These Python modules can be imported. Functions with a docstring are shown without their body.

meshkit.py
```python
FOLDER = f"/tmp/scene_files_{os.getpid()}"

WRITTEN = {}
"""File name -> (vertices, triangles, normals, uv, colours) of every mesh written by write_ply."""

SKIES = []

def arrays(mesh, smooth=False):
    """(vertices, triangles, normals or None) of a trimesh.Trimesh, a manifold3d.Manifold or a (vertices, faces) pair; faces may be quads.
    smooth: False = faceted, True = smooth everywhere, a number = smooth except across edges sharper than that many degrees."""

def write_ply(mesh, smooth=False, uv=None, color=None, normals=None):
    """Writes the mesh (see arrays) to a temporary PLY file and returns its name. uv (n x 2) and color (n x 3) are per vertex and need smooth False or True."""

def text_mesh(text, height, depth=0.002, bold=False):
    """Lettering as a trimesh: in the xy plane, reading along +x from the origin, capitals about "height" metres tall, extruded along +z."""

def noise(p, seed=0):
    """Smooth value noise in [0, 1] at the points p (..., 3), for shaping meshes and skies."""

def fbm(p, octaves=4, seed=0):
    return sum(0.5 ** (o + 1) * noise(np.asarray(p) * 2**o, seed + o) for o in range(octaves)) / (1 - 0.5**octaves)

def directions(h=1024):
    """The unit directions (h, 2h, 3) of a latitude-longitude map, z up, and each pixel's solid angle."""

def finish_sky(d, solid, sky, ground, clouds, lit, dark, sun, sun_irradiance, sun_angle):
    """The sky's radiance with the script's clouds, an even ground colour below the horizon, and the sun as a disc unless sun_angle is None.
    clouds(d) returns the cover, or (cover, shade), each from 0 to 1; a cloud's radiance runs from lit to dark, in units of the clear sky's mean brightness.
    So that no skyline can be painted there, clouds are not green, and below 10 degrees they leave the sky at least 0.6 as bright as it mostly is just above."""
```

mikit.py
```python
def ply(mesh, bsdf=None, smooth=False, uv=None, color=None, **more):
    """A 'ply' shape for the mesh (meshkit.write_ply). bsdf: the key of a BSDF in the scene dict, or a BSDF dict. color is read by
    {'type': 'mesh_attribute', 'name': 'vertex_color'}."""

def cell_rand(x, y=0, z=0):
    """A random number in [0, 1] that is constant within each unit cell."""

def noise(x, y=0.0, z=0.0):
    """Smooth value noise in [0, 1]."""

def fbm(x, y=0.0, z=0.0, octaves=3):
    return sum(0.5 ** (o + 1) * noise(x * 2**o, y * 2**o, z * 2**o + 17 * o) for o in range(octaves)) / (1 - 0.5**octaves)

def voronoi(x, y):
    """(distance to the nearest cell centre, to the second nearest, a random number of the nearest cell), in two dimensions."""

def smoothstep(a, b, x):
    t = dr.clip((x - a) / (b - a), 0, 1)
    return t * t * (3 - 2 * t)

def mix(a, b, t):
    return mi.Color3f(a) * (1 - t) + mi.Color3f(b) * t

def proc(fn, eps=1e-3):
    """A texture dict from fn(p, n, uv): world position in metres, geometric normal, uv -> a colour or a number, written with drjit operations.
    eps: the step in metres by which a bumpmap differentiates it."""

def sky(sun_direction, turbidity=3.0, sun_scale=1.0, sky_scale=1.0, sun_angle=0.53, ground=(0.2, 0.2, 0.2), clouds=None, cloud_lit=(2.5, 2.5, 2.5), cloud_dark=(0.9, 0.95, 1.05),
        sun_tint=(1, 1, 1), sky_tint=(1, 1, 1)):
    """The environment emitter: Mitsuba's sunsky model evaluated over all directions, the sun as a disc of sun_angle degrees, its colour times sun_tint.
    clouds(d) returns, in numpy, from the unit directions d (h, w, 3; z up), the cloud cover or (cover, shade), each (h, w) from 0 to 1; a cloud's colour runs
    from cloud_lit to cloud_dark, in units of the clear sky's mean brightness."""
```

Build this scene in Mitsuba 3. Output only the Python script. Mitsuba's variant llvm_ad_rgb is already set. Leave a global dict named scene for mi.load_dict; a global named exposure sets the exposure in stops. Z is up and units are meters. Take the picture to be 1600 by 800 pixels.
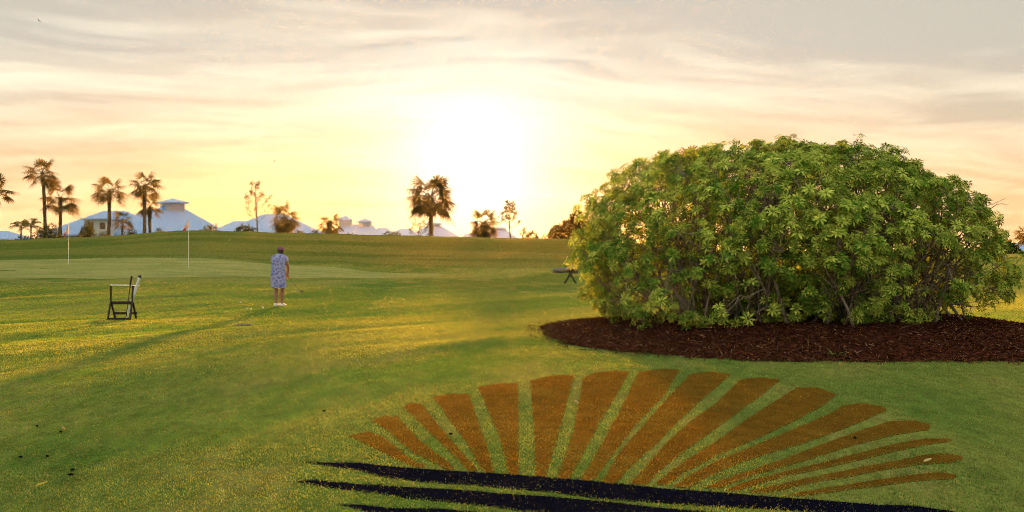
import math, random
import numpy as np, trimesh, manifold3d as m3, shapely, drjit as dr
from scipy.interpolate import PchipInterpolator
from scipy.spatial import Delaunay
import mitsuba as mi, mikit, meshkit

T = mi.ScalarTransform4f
scene, labels = {}, {}

# ------------------------------------------------------------------ camera, sky, exposure
CAM_H = 1.6
scene['camera'] = {'type': 'perspective', 'fov': 60.0, 'fov_axis': 'x', 'near_clip': 0.05, 'far_clip': 8000.0,
                   'to_world': T().look_at(origin=[0, 0, CAM_H], target=[0, 100, CAM_H - 0.505], up=[0, 0, 1])}
SUN_AZ, SUN_EL = math.radians(-2.1), math.radians(4.4)
SUN = np.array([math.sin(SUN_AZ) * math.cos(SUN_EL), math.cos(SUN_AZ) * math.cos(SUN_EL), math.sin(SUN_EL)])
exposure = 4.58
HAZE = 3.4e-5


def sm(a, b, x):
    t = np.clip((x - a) / (b - a), 0, 1)
    return t * t * (3 - 2 * t)


def clouds(d):
    """thin streaky cirrus veil over a low sun: thick high up, grey at the top of the view, brightened beyond it for fill, thin near the horizon, lit white round the sun"""
    el = np.degrees(np.arcsin(np.clip(d[..., 2], -1, 1)))
    az = np.degrees(np.arctan2(d[..., 0], d[..., 1]))
    ang = np.degrees(np.arccos(np.clip(d @ SUN, -1, 1)))
    up = np.maximum(d[..., 2], 0.02) + 0.10                    # a layer some way up, seen in perspective
    X, Y = d[..., 0] / up, d[..., 1] / up
    wx = meshkit.fbm(np.stack([X * 0.9, Y * 0.9, X * 0 + 3.0], -1), 3, seed=5) - 0.5
    A = X * 0.98 + Y * 0.16 + wx * 0.5
    B = Y * 0.98 - X * 0.16 + wx * 0.9
    n1 = meshkit.fbm(np.stack([A * 0.75, B * 2.6, X * 0 + 1.5], -1), 5, seed=11)
    n2 = meshkit.fbm(np.stack([A * 1.7, B * 8.0, X * 0 + 7.5], -1), 5, seed=23)
    n3 = meshkit.fbm(np.stack([X * 0.8, Y * 1.1, X * 0 + 9.5], -1), 3, seed=31)
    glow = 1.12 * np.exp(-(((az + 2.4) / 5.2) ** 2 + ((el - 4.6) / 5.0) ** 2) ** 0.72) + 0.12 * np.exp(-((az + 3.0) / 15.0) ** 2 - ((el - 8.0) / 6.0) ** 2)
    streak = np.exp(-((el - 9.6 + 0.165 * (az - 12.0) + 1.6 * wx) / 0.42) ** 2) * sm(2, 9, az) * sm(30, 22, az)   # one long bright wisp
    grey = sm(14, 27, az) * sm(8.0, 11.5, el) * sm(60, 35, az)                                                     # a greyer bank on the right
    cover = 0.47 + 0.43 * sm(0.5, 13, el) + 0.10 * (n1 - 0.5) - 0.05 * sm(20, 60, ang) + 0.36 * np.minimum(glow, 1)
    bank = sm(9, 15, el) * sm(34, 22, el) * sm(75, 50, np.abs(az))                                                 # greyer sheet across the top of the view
    shade = 0.80 - 0.16 * sm(15, 34, el) - 0.16 * sm(45, 80, np.abs(az)) + 0.24 * bank + 1.05 * (n1 - 0.5) + 0.80 * (n2 - 0.5) + 0.45 * (n3 - 0.5) + 0.12 * grey - 0.16 * streak - 0.95 * glow  # unseen cloud above and beside the view brightened to add fill light
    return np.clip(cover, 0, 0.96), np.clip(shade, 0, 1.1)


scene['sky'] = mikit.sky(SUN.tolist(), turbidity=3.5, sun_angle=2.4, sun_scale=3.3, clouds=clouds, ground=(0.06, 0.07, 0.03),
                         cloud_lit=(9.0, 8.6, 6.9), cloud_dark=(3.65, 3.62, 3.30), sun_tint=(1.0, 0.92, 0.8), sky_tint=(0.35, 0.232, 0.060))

rng = np.random.default_rng(7)
random.seed(7)
PI = math.pi


# ------------------------------------------------------------------ helpers
def rgb(*c):
    return {'type': 'rgb', 'value': list(map(float, c))}


def mat(key, d, two=True):
    scene[key] = {'type': 'twosided', 'inner': d} if two else d
    return key


def numbered(key):
    if key not in labels and key not in scene and not any(k.startswith(key + '__') for k in scene):
        return key
    i = 1
    while f'{key}_{i:03d}' in labels or f'{key}_{i:03d}' in scene or any(k.startswith(f'{key}_{i:03d}__') for k in scene):
        i += 1
    return f'{key}_{i:03d}'


def thing(name, label, cat, group=None):
    key = numbered(name)
    labels[key] = {'label': label, 'category': cat}
    if group:
        labels[key]['group'] = group
    return key


COUNT = {}


def part(parent, name, shape, label=None, stuff=False):
    base = f'{parent}__{name}'
    n = COUNT.get(base, 0)
    COUNT[base] = n + 1
    key = base if n == 0 else f'{base}_{n:03d}'
    scene[key] = shape
    if label or stuff:
        labels[key] = {}
        if label:
            labels[key]['label'] = label
        if stuff:
            labels[key]['kind'] = 'stuff'
    return key


class MB:
    """collects triangles with a colour per vertex"""

    def __init__(self):
        self.v, self.f, self.c, self.n = [], [], [], 0

    def add(self, v, f, c=(1, 1, 1)):
        v = np.asarray(v, float)
        f = np.asarray(f, int)
        if f.shape[1] == 4:
            f = np.vstack([f[:, [0, 1, 2]], f[:, [0, 2, 3]]])
        self.v.append(v)
        self.f.append(f + self.n)
        self.c.append(np.broadcast_to(np.asarray(c, float), v.shape))
        self.n += len(v)

    def mesh(self):
        return trimesh.Trimesh(np.vstack(self.v), np.vstack(self.f), process=False)

    def shape(self, bsdf, smooth=False, **more):
        return mikit.ply(self.mesh(), bsdf, smooth, color=np.vstack(self.c), **more)


def tube(pts, rad, sides=6, cap=True):
    p = np.asarray(pts, float)
    r = np.broadcast_to(np.asarray(rad, float), (len(p),))
    t = np.gradient(p, axis=0)
    t /= np.linalg.norm(t, axis=1, keepdims=True) + 1e-12
    a = np.cross(t, np.where(np.abs(t[:, 2:]) < 0.9, [0, 0, 1.0], [1.0, 0, 0]))
    for i in range(1, len(a)):
        if a[i] @ a[i - 1] < 0:
            a[i] *= -1
    a /= np.linalg.norm(a, axis=1, keepdims=True) + 1e-12
    b = np.cross(t, a)
    ang = np.arange(sides) * 2 * PI / sides
    v = (p[:, None] + r[:, None, None] * (np.cos(ang)[None, :, None] * a[:, None] + np.sin(ang)[None, :, None] * b[:, None])).reshape(-1, 3)
    i, j = np.meshgrid(np.arange(len(p) - 1), np.arange(sides), indexing='ij')
    q = np.stack([i * sides + j, i * sides + (j + 1) % sides, (i + 1) * sides + (j + 1) % sides, (i + 1) * sides + j], -1).reshape(-1, 4)
    f = np.vstack([q[:, [0, 1, 2]], q[:, [0, 2, 3]]])
    if cap:
        n = len(v)
        v = np.vstack([v, p[0], p[-1]])
        k = np.arange(sides)
        last = (len(p) - 1) * sides
        f = np.vstack([f, np.stack([(k + 1) % sides, k, k * 0 + n], 1), np.stack([last + k, last + (k + 1) % sides, k * 0 + n + 1], 1)])
    return v, f


def rod(p0, p1, r0, r1=None, sides=8):
    r1 = r0 if r1 is None else r1
    return tube([p0, p1], [r0, r1], sides)


def beam(p0, p1, w, h, up=(0, 0, 1)):
    """a bar with chamfered edges from p0 to p1"""
    p0, p1 = np.asarray(p0, float), np.asarray(p1, float)
    t = (p1 - p0) / np.linalg.norm(p1 - p0)
    a = np.cross(t, up)
    if np.linalg.norm(a) < 1e-3:
        a = np.cross(t, [0, 1, 0])
    a /= np.linalg.norm(a)
    b = np.cross(a, t)
    c = min(w, h) * 0.18
    ring = [(w / 2 - c, h / 2), (w / 2, h / 2 - c), (w / 2, -h / 2 + c), (w / 2 - c, -h / 2), (-w / 2 + c, -h / 2), (-w / 2, -h / 2 + c), (-w / 2, h / 2 - c), (-w / 2 + c, h / 2)]
    pts = np.array([p + a * x + b * y for p in (p0, p1) for x, y in ring])
    m = trimesh.convex.convex_hull(pts)
    return np.array(m.vertices), np.array(m.faces)


def box_mesh(x0, x1, y0, y1, z0, z1):
    m = trimesh.creation.box(bounds=[[x0, y0, z0], [x1, y1, z1]])
    return np.array(m.vertices), np.array(m.faces)


def place(v, loc=(0, 0, 0), rz=0.0, s=1.0):
    c, n = math.cos(rz), math.sin(rz)
    v = np.asarray(v) * s
    return np.stack([v[:, 0] * c - v[:, 1] * n, v[:, 0] * n + v[:, 1] * c, v[:, 2]], 1) + np.asarray(loc)


# ------------------------------------------------------------------ the lie of the land
YK = np.array([0, 5, 8.5, 12, 16, 21, 26, 30, 36, 42, 48, 51, 55, 59, 62, 66, 75, 95, 130, 200, 600, 6000.0])
UK = np.array([-0.60, -0.49, -0.36, -0.21, -0.15, 0.07, 0.20, 0.32, 0.60, 1.2])
ZT = np.array([
    [-.22, -.12, -.03, .05, .06, 0.03, .18, .32, .46, .72, 1.02, 1.20, 1.60, 2.08, 2.28, 2.20, 1.8, 1.6, 1.5, 1.3, 1.0, 0.9],
    [-.22, -.12, -.03, .05, .06, 0.03, .18, .32, .46, .72, 1.02, 1.26, 1.75, 2.30, 2.52, 2.45, 2.1, 1.8, 1.5, 1.3, 1.0, 0.9],
    [-.22, -.12, -.03, .05, .06, 0.03, .18, .32, .46, .72, 1.00, 1.30, 1.95, 2.75, 3.00, 2.90, 2.3, 1.9, 1.5, 1.3, 1.0, 0.9],
    [-.22, -.12, -.03, .05, .06, 0.01, .08, .20, .34, .52, .72, 1.02, 1.75, 2.55, 2.80, 2.72, 2.2, 1.8, 1.5, 1.3, 1.0, 0.9],
    [-.22, -.12, -.03, .05, .06, 0.00, .05, .14, .24, .36, .50, .85, 1.60, 2.45, 2.68, 2.60, 2.2, 1.8, 1.5, 1.3, 1.0, 0.9],
    [-.22, -.12, -.03, .05, .06, -0.01, .03, .05, .08, .14, .42, .78, 1.50, 2.22, 2.40, 2.32, 2.0, 1.7, 1.5, 1.3, 1.0, 0.9],
    [-.22, -.12, -.03, .05, .06, -0.02, .02, .03, .05, .10, .32, .60, 1.20, 1.75, 1.90, 1.85, 1.6, 1.5, 1.4, 1.3, 1.0, 0.9],
    [-.22, -.12, -.03, .05, .06, -0.02, .00, .00, .02, .05, .10, .20, .40, .60, .70, .75, .80, .9, 1.1, 1.2, 1.0, 0.9],
    [-.22, -.12, -.03, .05, .06, -0.02, .00, .00, .00, .02, .06, .10, .16, .22, .26, .32, .45, .7, 1.0, 1.2, 1.0, 0.9],
    [-.22, -.12, -.03, .05, .06, -0.02, .00, .00, .00, .02, .06, .10, .16, .22, .26, .32, .45, .7, 1.0, 1.2, 1.0, 0.9]])
PROF = [PchipInterpolator(YK, z) for z in ZT]
BED = (5.75, 17.15, 5.1, 4.8)                                   # the mulch bed: centre and radii


def bed_r(x, y):
    n = 2.6
    wob = 0.10 * (meshkit.noise(np.stack([x * 0.9, y * 0.9, x * 0], -1), 3) - 0.5)
    return (np.abs((x - BED[0]) / BED[2]) ** n + np.abs((y - BED[1]) / BED[3]) ** n) ** (1 / n) + wob


def height(x, y):
    x, y = np.broadcast_arrays(np.asarray(x, float), np.asarray(y, float))
    yy = np.clip(y, 0, 6000)
    u = x / np.maximum(yy, 12)
    rows = np.stack([p(yy) for p in PROF])
    k = np.clip(np.searchsorted(UK, u) - 1, 0, len(UK) - 2)
    t = np.clip((u - UK[k]) / (UK[k + 1] - UK[k]), 0, 1)
    t = t * t * (3 - 2 * t)
    take = lambda j: np.take_along_axis(rows, j[None], 0)[0]  # noqa: E731
    z = take(k) * (1 - t) + take(k + 1) * t
    # shallow undulations of the turf, long in one direction
    a, b = x * 0.80 - y * 0.60, x * 0.60 + y * 0.80
    P = lambda s, q, o: np.stack([a * s, b * q, a * 0 + o], -1)  # noqa: E731
    w = meshkit.fbm(P(0.42, 0.085, 0.5), 3, 41) - 0.5
    w2 = meshkit.fbm(P(1.1, 0.35, 2.5), 2, 43) - 0.5
    amp = sm(5.0, 15.0, np.hypot(x, y)) * (1 - 0.55 * sm(34, 60, y)) * sm(1.0, 1.25, bed_r(x, y))
    z = z + amp * (0.21 * w + 0.045 * w2)
    # taller rough along the foot of the hill
    toe = 51.0 - 2.2 * sm(-0.3, 0.0, u) + 0.6 * np.sin(x * 0.13)
    z = z + 0.07 * sm(toe - 0.25, toe + 0.25, y) * sm(0.25, 0.1, u)
    z = z + 0.27 * sm(1.02, 0.50, bed_r(x, y))
    return z


def axis(*pieces):
    out = [np.array([pieces[0][0]])]
    for a, b, s in pieces:
        out.append(np.linspace(a, b, max(1, int(round(abs(b - a) / s))) + 1)[1:])
    return np.concatenate(out)


xs = axis((-3500, -400, 300), (-400, -80, 20), (-80, -22, 1.2), (-22, -8, 0.35), (-8, 14, 0.14), (14, 40, 0.6), (40, 80, 2), (80, 400, 20), (400, 3500, 300))
ys = axis((-300, -30, 30), (-30, 2, 2), (2, 24, 0.14), (24, 70, 0.30), (70, 140, 2), (140, 400, 15), (400, 5000, 300))
GX, GY = np.meshgrid(xs, ys)
GZ = height(GX, GY)
nx, ny = len(xs), len(ys)
ii, jj = np.meshgrid(np.arange(ny - 1), np.arange(nx - 1), indexing='ij')
Q = np.stack([ii * nx + jj, ii * nx + jj + 1, (ii + 1) * nx + jj + 1, (ii + 1) * nx + jj], -1).reshape(-1, 4)


def turf_colour(p, n, uv):
    """dry and lush patches of warm-season turf, all of them matter: colour varies with the place only"""
    a, b = p.x * 0.80 - p.y * 0.60, p.x * 0.60 + p.y * 0.80
    big = mikit.fbm(a * 0.35, b * 0.10, 0.0, octaves=3)
    mid = mikit.fbm(p.x * 1.7 + 9.0, p.y * 0.9, 0.0, octaves=3)
    fine = mikit.fbm(p.x * 14.0, p.y * 7.0, 0.0, octaves=3)
    c = mikit.mix((0.088, 0.148, 0.028), (0.200, 0.215, 0.050), mikit.smoothstep(0.34, 0.66, big * 0.7 + mid * 0.3))
    c = mikit.mix(c, (0.23, 0.190, 0.070), 0.45 * mikit.smoothstep(0.58, 0.78, mid))
    # the hill is mown along its length
    along = mikit.fbm(p.x * 0.10, p.y * 0.9, 3.0, octaves=3)
    rough = mikit.mix((0.080, 0.120, 0.024), (0.130, 0.150, 0.036), mikit.smoothstep(0.35, 0.65, along))
    c = mikit.mix(c, rough, mikit.smoothstep(49.0, 51.5, p.y + 0.6 * mikit.noise(p.x * 0.3, 0.0)) * mikit.smoothstep(18.0, 12.0, p.x))
    return c * (0.62 + 0.76 * fine)


mat('turf', {'type': 'diffuse', 'reflectance': mikit.proc(turf_colour)})
scene['lawn'] = mikit.ply((np.stack([GX, GY, GZ], -1).reshape(-1, 3), Q), 'turf', True)
labels['lawn'] = {'label': 'wide mown lawn rising to a low grassy hill in the distance', 'category': 'lawn', 'kind': 'structure'}


def drape(poly, step, lift):
    """a sheet lying on the ground inside the polygon"""
    poly = shapely.Polygon(poly).buffer(0)
    x0, y0, x1, y1 = poly.bounds
    gx, gy = np.meshgrid(np.arange(x0, x1 + step, step), np.arange(y0, y1 + step, step))
    g = np.stack([gx.ravel(), gy.ravel()], 1)
    g = g[shapely.contains_xy(poly.buffer(-step * 0.4), g[:, 0], g[:, 1])]
    line = poly.exterior
    e = np.array([line.interpolate(d).coords[0] for d in np.arange(0, line.length, step)])
    pts = np.vstack([e, g])
    tri = Delaunay(pts).simplices
    cen = pts[tri].mean(1)
    tri = tri[shapely.contains_xy(poly, cen[:, 0], cen[:, 1])]
    d1, d2 = pts[tri[:, 1]] - pts[tri[:, 0]], pts[tri[:, 2]] - pts[tri[:, 0]]
    flip = d1[:, 0] * d2[:, 1] - d1[:, 1] * d2[:, 0] < 0
    tri[flip] = tri[flip][:, ::-1]
    return np.column_stack([pts, height(pts[:, 0], pts[:, 1]) + lift]), tri


# ------------------------------------------------------------------ putting green
th = np.linspace(0, 2 * PI, 90, endpoint=False)
gr = 1 + 0.06 * np.sin(3 * th + 1) + 0.04 * np.sin(5 * th)
v, f = drape(np.stack([-20 + 15.5 * gr * np.cos(th), 43.6 + 6.8 * gr * np.sin(th)], 1), 0.5, 0.012)


def green_colour(p, n, uv):
    band = mikit.smoothstep(0.35, 0.65, mikit.fbm(p.x * 0.4, p.y * 1.5, 0.0))
    fine = mikit.fbm(p.x * 9.0, p.y * 5.0, 0.0)
    return mikit.mix((0.205, 0.235, 0.075), (0.270, 0.280, 0.100), band) * (0.8 + 0.4 * fine)


mat('green_turf', {'type': 'diffuse', 'reflectance': mikit.proc(green_colour)})
scene['putting_green'] = mikit.ply((v, f), 'green_turf', True)
labels['putting_green'] = {'label': 'pale close-mown putting green at the foot of the hill', 'category': 'putting green', 'kind': 'structure'}

# ------------------------------------------------------------------ painted emblem on the turf: the outlines in metres
RAYS = [
    [(-1.46, 7.88), (-1.30, 8.05), (-1.15, 7.87), (-1.01, 7.56), (-0.83, 7.15), (-0.66, 6.86), (-0.76, 6.86), (-1.04, 7.28), (-1.30, 7.68)],
    [(-1.35, 8.53), (-1.26, 8.70), (-1.12, 8.67), (-0.80, 7.72), (-0.57, 7.17), (-0.43, 6.78), (-0.49, 6.78), (-0.60, 6.97), (-0.80, 7.28), (-1.10, 8.01)],
    [(-1.12, 9.13), (-1.08, 9.34), (-0.96, 9.33), (-0.73, 8.47), (-0.49, 7.60), (-0.36, 7.13), (-0.26, 6.75), (-0.33, 6.75), (-0.53, 7.38), (-0.84, 8.33)],
    [(-0.88, 9.69), (-0.71, 9.88), (-0.48, 9.86), (-0.35, 8.71), (-0.22, 7.59), (-0.13, 6.67), (-0.22, 6.73), (-0.42, 7.79), (-0.62, 8.61), (-0.77, 9.29)],
    [(-0.40, 10.33), (-0.18, 10.55), (0.07, 10.56), (0.06, 8.21), (0.05, 6.62), (-0.02, 6.64), (-0.11, 7.90), (-0.25, 9.06)],
    [(0.22, 10.74), (0.52, 11.12), (0.79, 11.07), (0.64, 9.91), (0.44, 8.20), (0.25, 6.56), (0.18, 6.60), (0.20, 7.90)],
    [(0.88, 10.92), (1.06, 11.26), (1.32, 11.43), (1.51, 11.40), (1.14, 9.74), (0.84, 8.46), (0.42, 6.51), (0.33, 6.53), (0.55, 8.01), (0.75, 9.74)],
    [(1.62, 11.35), (1.95, 11.63), (2.19, 11.59), (1.70, 9.84), (1.23, 8.52), (0.86, 7.35), (0.59, 6.46), (0.50, 6.48), (0.81, 7.75), (1.22, 9.56)],
    [(2.27, 11.24), (2.58, 11.43), (2.77, 11.20), (2.25, 10.00), (1.61, 8.51), (1.23, 7.56), (0.88, 6.77), (0.75, 6.40), (0.65, 6.42), (0.90, 7.35), (1.28, 8.43), (1.72, 9.72)],
    [(2.77, 10.76), (3.05, 10.92), (3.24, 10.69), (2.70, 9.65), (2.07, 8.50), (1.47, 7.41), (1.09, 6.68), (0.97, 6.37), (0.85, 6.40), (1.02, 6.82), (1.38, 7.74), (1.73, 8.50), (2.12, 9.26)],
    [(3.27, 10.18), (3.51, 10.19), (3.58, 9.77), (3.17, 9.10), (2.64, 8.39), (2.17, 7.79), (1.67, 7.20), (1.29, 6.68), (1.11, 6.36), (1.02, 6.39), (1.33, 6.95), (1.77, 7.67), (2.36, 8.70), (2.80, 9.42)],
    [(3.41, 9.16), (3.67, 9.32), (3.82, 9.11), (3.77, 8.92), (3.31, 8.41), (2.89, 7.98), (2.42, 7.52), (2.09, 7.25), (1.78, 6.96), (1.50, 6.64), (1.26, 6.31), (1.15, 6.33), (1.30, 6.57), (1.61, 7.01), (2.06, 7.52), (2.68, 8.24), (3.21, 8.86)],
    [(3.59, 8.43), (3.83, 8.49), (3.93, 8.32), (3.82, 8.11), (3.39, 7.88), (2.89, 7.52), (2.41, 7.11), (2.08, 6.84), (1.80, 6.63), (1.46, 6.28), (1.36, 6.30), (1.61, 6.57), (1.87, 6.81), (2.14, 7.05), (2.62, 7.54), (3.18, 8.07)],
    [(3.62, 7.77), (3.85, 7.78), (3.83, 7.69), (3.52, 7.55), (3.15, 7.32), (2.70, 7.01), (2.29, 6.75), (1.99, 6.57), (1.58, 6.23), (1.49, 6.25), (1.73, 6.48), (2.03, 6.70), (2.43, 6.97), (2.87, 7.29), (3.25, 7.57)],
    [(3.34, 7.22), (3.52, 7.28), (3.65, 7.22), (3.63, 7.12), (3.48, 6.99), (3.17, 6.93), (2.78, 6.75), (2.47, 6.57), (2.19, 6.44), (1.90, 6.26), (1.74, 6.19), (1.64, 6.20), (1.94, 6.40), (2.30, 6.62), (2.70, 6.85), (3.11, 7.08)],
    [(3.09, 6.68), (3.25, 6.72), (3.34, 6.65), (3.26, 6.54), (2.97, 6.49), (2.61, 6.35), (2.35, 6.25), (2.15, 6.17), (1.97, 6.11), (1.86, 6.11), (2.05, 6.22), (2.32, 6.34), (2.69, 6.52)],
]
STRIPES = [
    [(-1.68, 7.03), (-1.41, 7.00), (-1.21, 7.00), (-0.94, 6.88), (-0.56, 6.78), (-0.07, 6.67), (0.28, 6.56), (0.74, 6.42), (1.07, 6.29), (1.50, 6.19), (1.76, 6.10), (2.07, 6.03), (2.46, 5.92), (2.67, 5.91), (2.79, 5.84), (2.92, 5.77), (2.73, 5.63), (1.92, 5.78), (1.62, 5.84), (1.32, 5.89), (1.01, 5.96), (0.59, 6.05), (0.27, 6.20), (-0.18, 6.34), (-0.65, 6.46), (-0.97, 6.59), (-1.17, 6.77), (-1.38, 6.88)],
    [(-1.58, 6.48), (-1.45, 6.51), (-1.23, 6.44), (-0.87, 6.35), (-0.41, 6.27), (-0.07, 6.17), (0.26, 6.10), (0.69, 5.97), (0.99, 5.85), (1.19, 5.80), (1.99, 5.51), (1.37, 5.41), (0.80, 5.56), (0.04, 5.79), (-0.17, 5.89), (-0.39, 5.96), (-0.72, 6.06), (-0.96, 6.19), (-1.20, 6.27), (-1.42, 6.38)],
    [(-1.17, 5.93), (-1.03, 5.93), (-0.80, 5.85), (-0.49, 5.84), (-0.27, 5.78), (0.41, 5.63), (0.79, 5.46), (0.39, 5.37), (-0.40, 5.51), (-0.95, 5.78), (-1.03, 5.84)],
]
PAINT = [shapely.Polygon(p).buffer(0) for p in RAYS + STRIPES]
INK = [(0.23, 0.122, 0.016)] * len(RAYS) + [(0.008, 0.009, 0.024)] * len(STRIPES)

# ------------------------------------------------------------------ grass blades
mat('blade', {'type': 'principledthin', 'base_color': {'type': 'mesh_attribute', 'name': 'vertex_color'}, 'roughness': 0.6, 'diff_trans': 0.7, 'spec_trans': 0.0, 'eta': 1.35}, two=False)


def blades(x, y, h, w, lean, col, r):
    """(vertices, faces, colours) of one bent blade per point: two segments"""
    n = len(x)
    z = height(x, y)
    a = r.uniform(0, 2 * PI, n)
    da = a + PI / 2 + r.normal(0, 0.5, n)
    dx, dy = np.cos(da), np.sin(da)
    wx, wy = np.cos(a) * w / 2, np.sin(a) * w / 2
    l1, l2 = lean * h * 0.35, lean * h
    p = np.empty((n, 5, 3))
    p[:, 0] = np.stack([x - wx, y - wy, z - 0.004], 1)
    p[:, 1] = np.stack([x + wx, y + wy, z - 0.004], 1)
    p[:, 2] = np.stack([x + dx * l1 - wx * .8, y + dy * l1 - wy * .8, z + h * 0.6], 1)
    p[:, 3] = np.stack([x + dx * l1 + wx * .8, y + dy * l1 + wy * .8, z + h * 0.6], 1)
    p[:, 4] = np.stack([x + dx * l2, y + dy * l2, z + h * (1 - 0.25 * lean)], 1)
    base = np.arange(n)[:, None, None] * 5
    f = (np.array([[0, 1, 3], [0, 3, 2], [2, 3, 4]])[None] + base).reshape(-1, 3)
    return p.reshape(-1, 3), f, np.repeat(col, 5, 0)


def blades1(x, y, h, w, lean, col, r):
    """one pointed triangle per blade, for the middle distance"""
    n = len(x)
    z = height(x, y)
    a = r.uniform(0, 2 * PI, n)
    da = a + PI / 2 + r.normal(0, 0.5, n)
    p = np.empty((n, 3, 3))
    p[:, 0] = np.stack([x - np.cos(a) * w / 2, y - np.sin(a) * w / 2, z - 0.004], 1)
    p[:, 1] = np.stack([x + np.cos(a) * w / 2, y + np.sin(a) * w / 2, z - 0.004], 1)
    p[:, 2] = np.stack([x + np.cos(da) * lean * h, y + np.sin(da) * lean * h, z + h], 1)
    return p.reshape(-1, 3), np.arange(3 * n).reshape(-1, 3), np.repeat(col, 3, 0)


def turf_tone(x, y, r):
    a, b = x * 0.80 - y * 0.60, x * 0.60 + y * 0.80
    k = lambda s, q, o, e: meshkit.fbm(np.stack([s, q, s * 0 + o], -1), 3, e)  # noqa: E731
    t = sm(0.34, 0.66, 0.70 * k(a * 0.5, b * 0.13, 1.0, 3) + 0.30 * k(x * 1.6, y * 0.8, 2.0, 4))
    t = np.clip(t + r.normal(0, 0.16, len(x)) + 1.3 * (k(x * 6.0, y * 2.6, 4.0, 6) - 0.5), 0, 1)[:, None]
    c = np.array([0.115, 0.245, 0.048]) * (1 - t) + np.array([0.275, 0.335, 0.082]) * t
    c = c * r.uniform(0.78, 1.2, (len(x), 1)) * (0.62 + 0.76 * k(x * 11.0, y * 5.0, 5.0, 7)[:, None])
    dry = r.random(len(x)) < 0.03 + 0.03 * t[:, 0]
    c[dry] = np.array([0.40, 0.33, 0.15]) * r.uniform(0.6, 1.2, (dry.sum(), 1))
    return c


def scatter(y0, y1, side, density, r):
    """random points on the ground in the strip y0..y1, |x| < side * y + 1.2, density(y) per square metre"""
    n = int((y1 - y0) * 2 * (side * y1 + 1.2) * density(y0))
    y = r.uniform(y0, y1, n)
    x = r.uniform(-1, 1, n) * (side * y1 + 1.2)
    keep = (np.abs(x) < side * y + 1.2) & (r.random(n) < density(y) / density(y0)) & (bed_r(x, y) + 0.05 * (meshkit.noise(np.stack([x * 7, y * 7, x * 0], -1), 6) - 0.5) > 0.985)
    return x[keep], y[keep]


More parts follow.
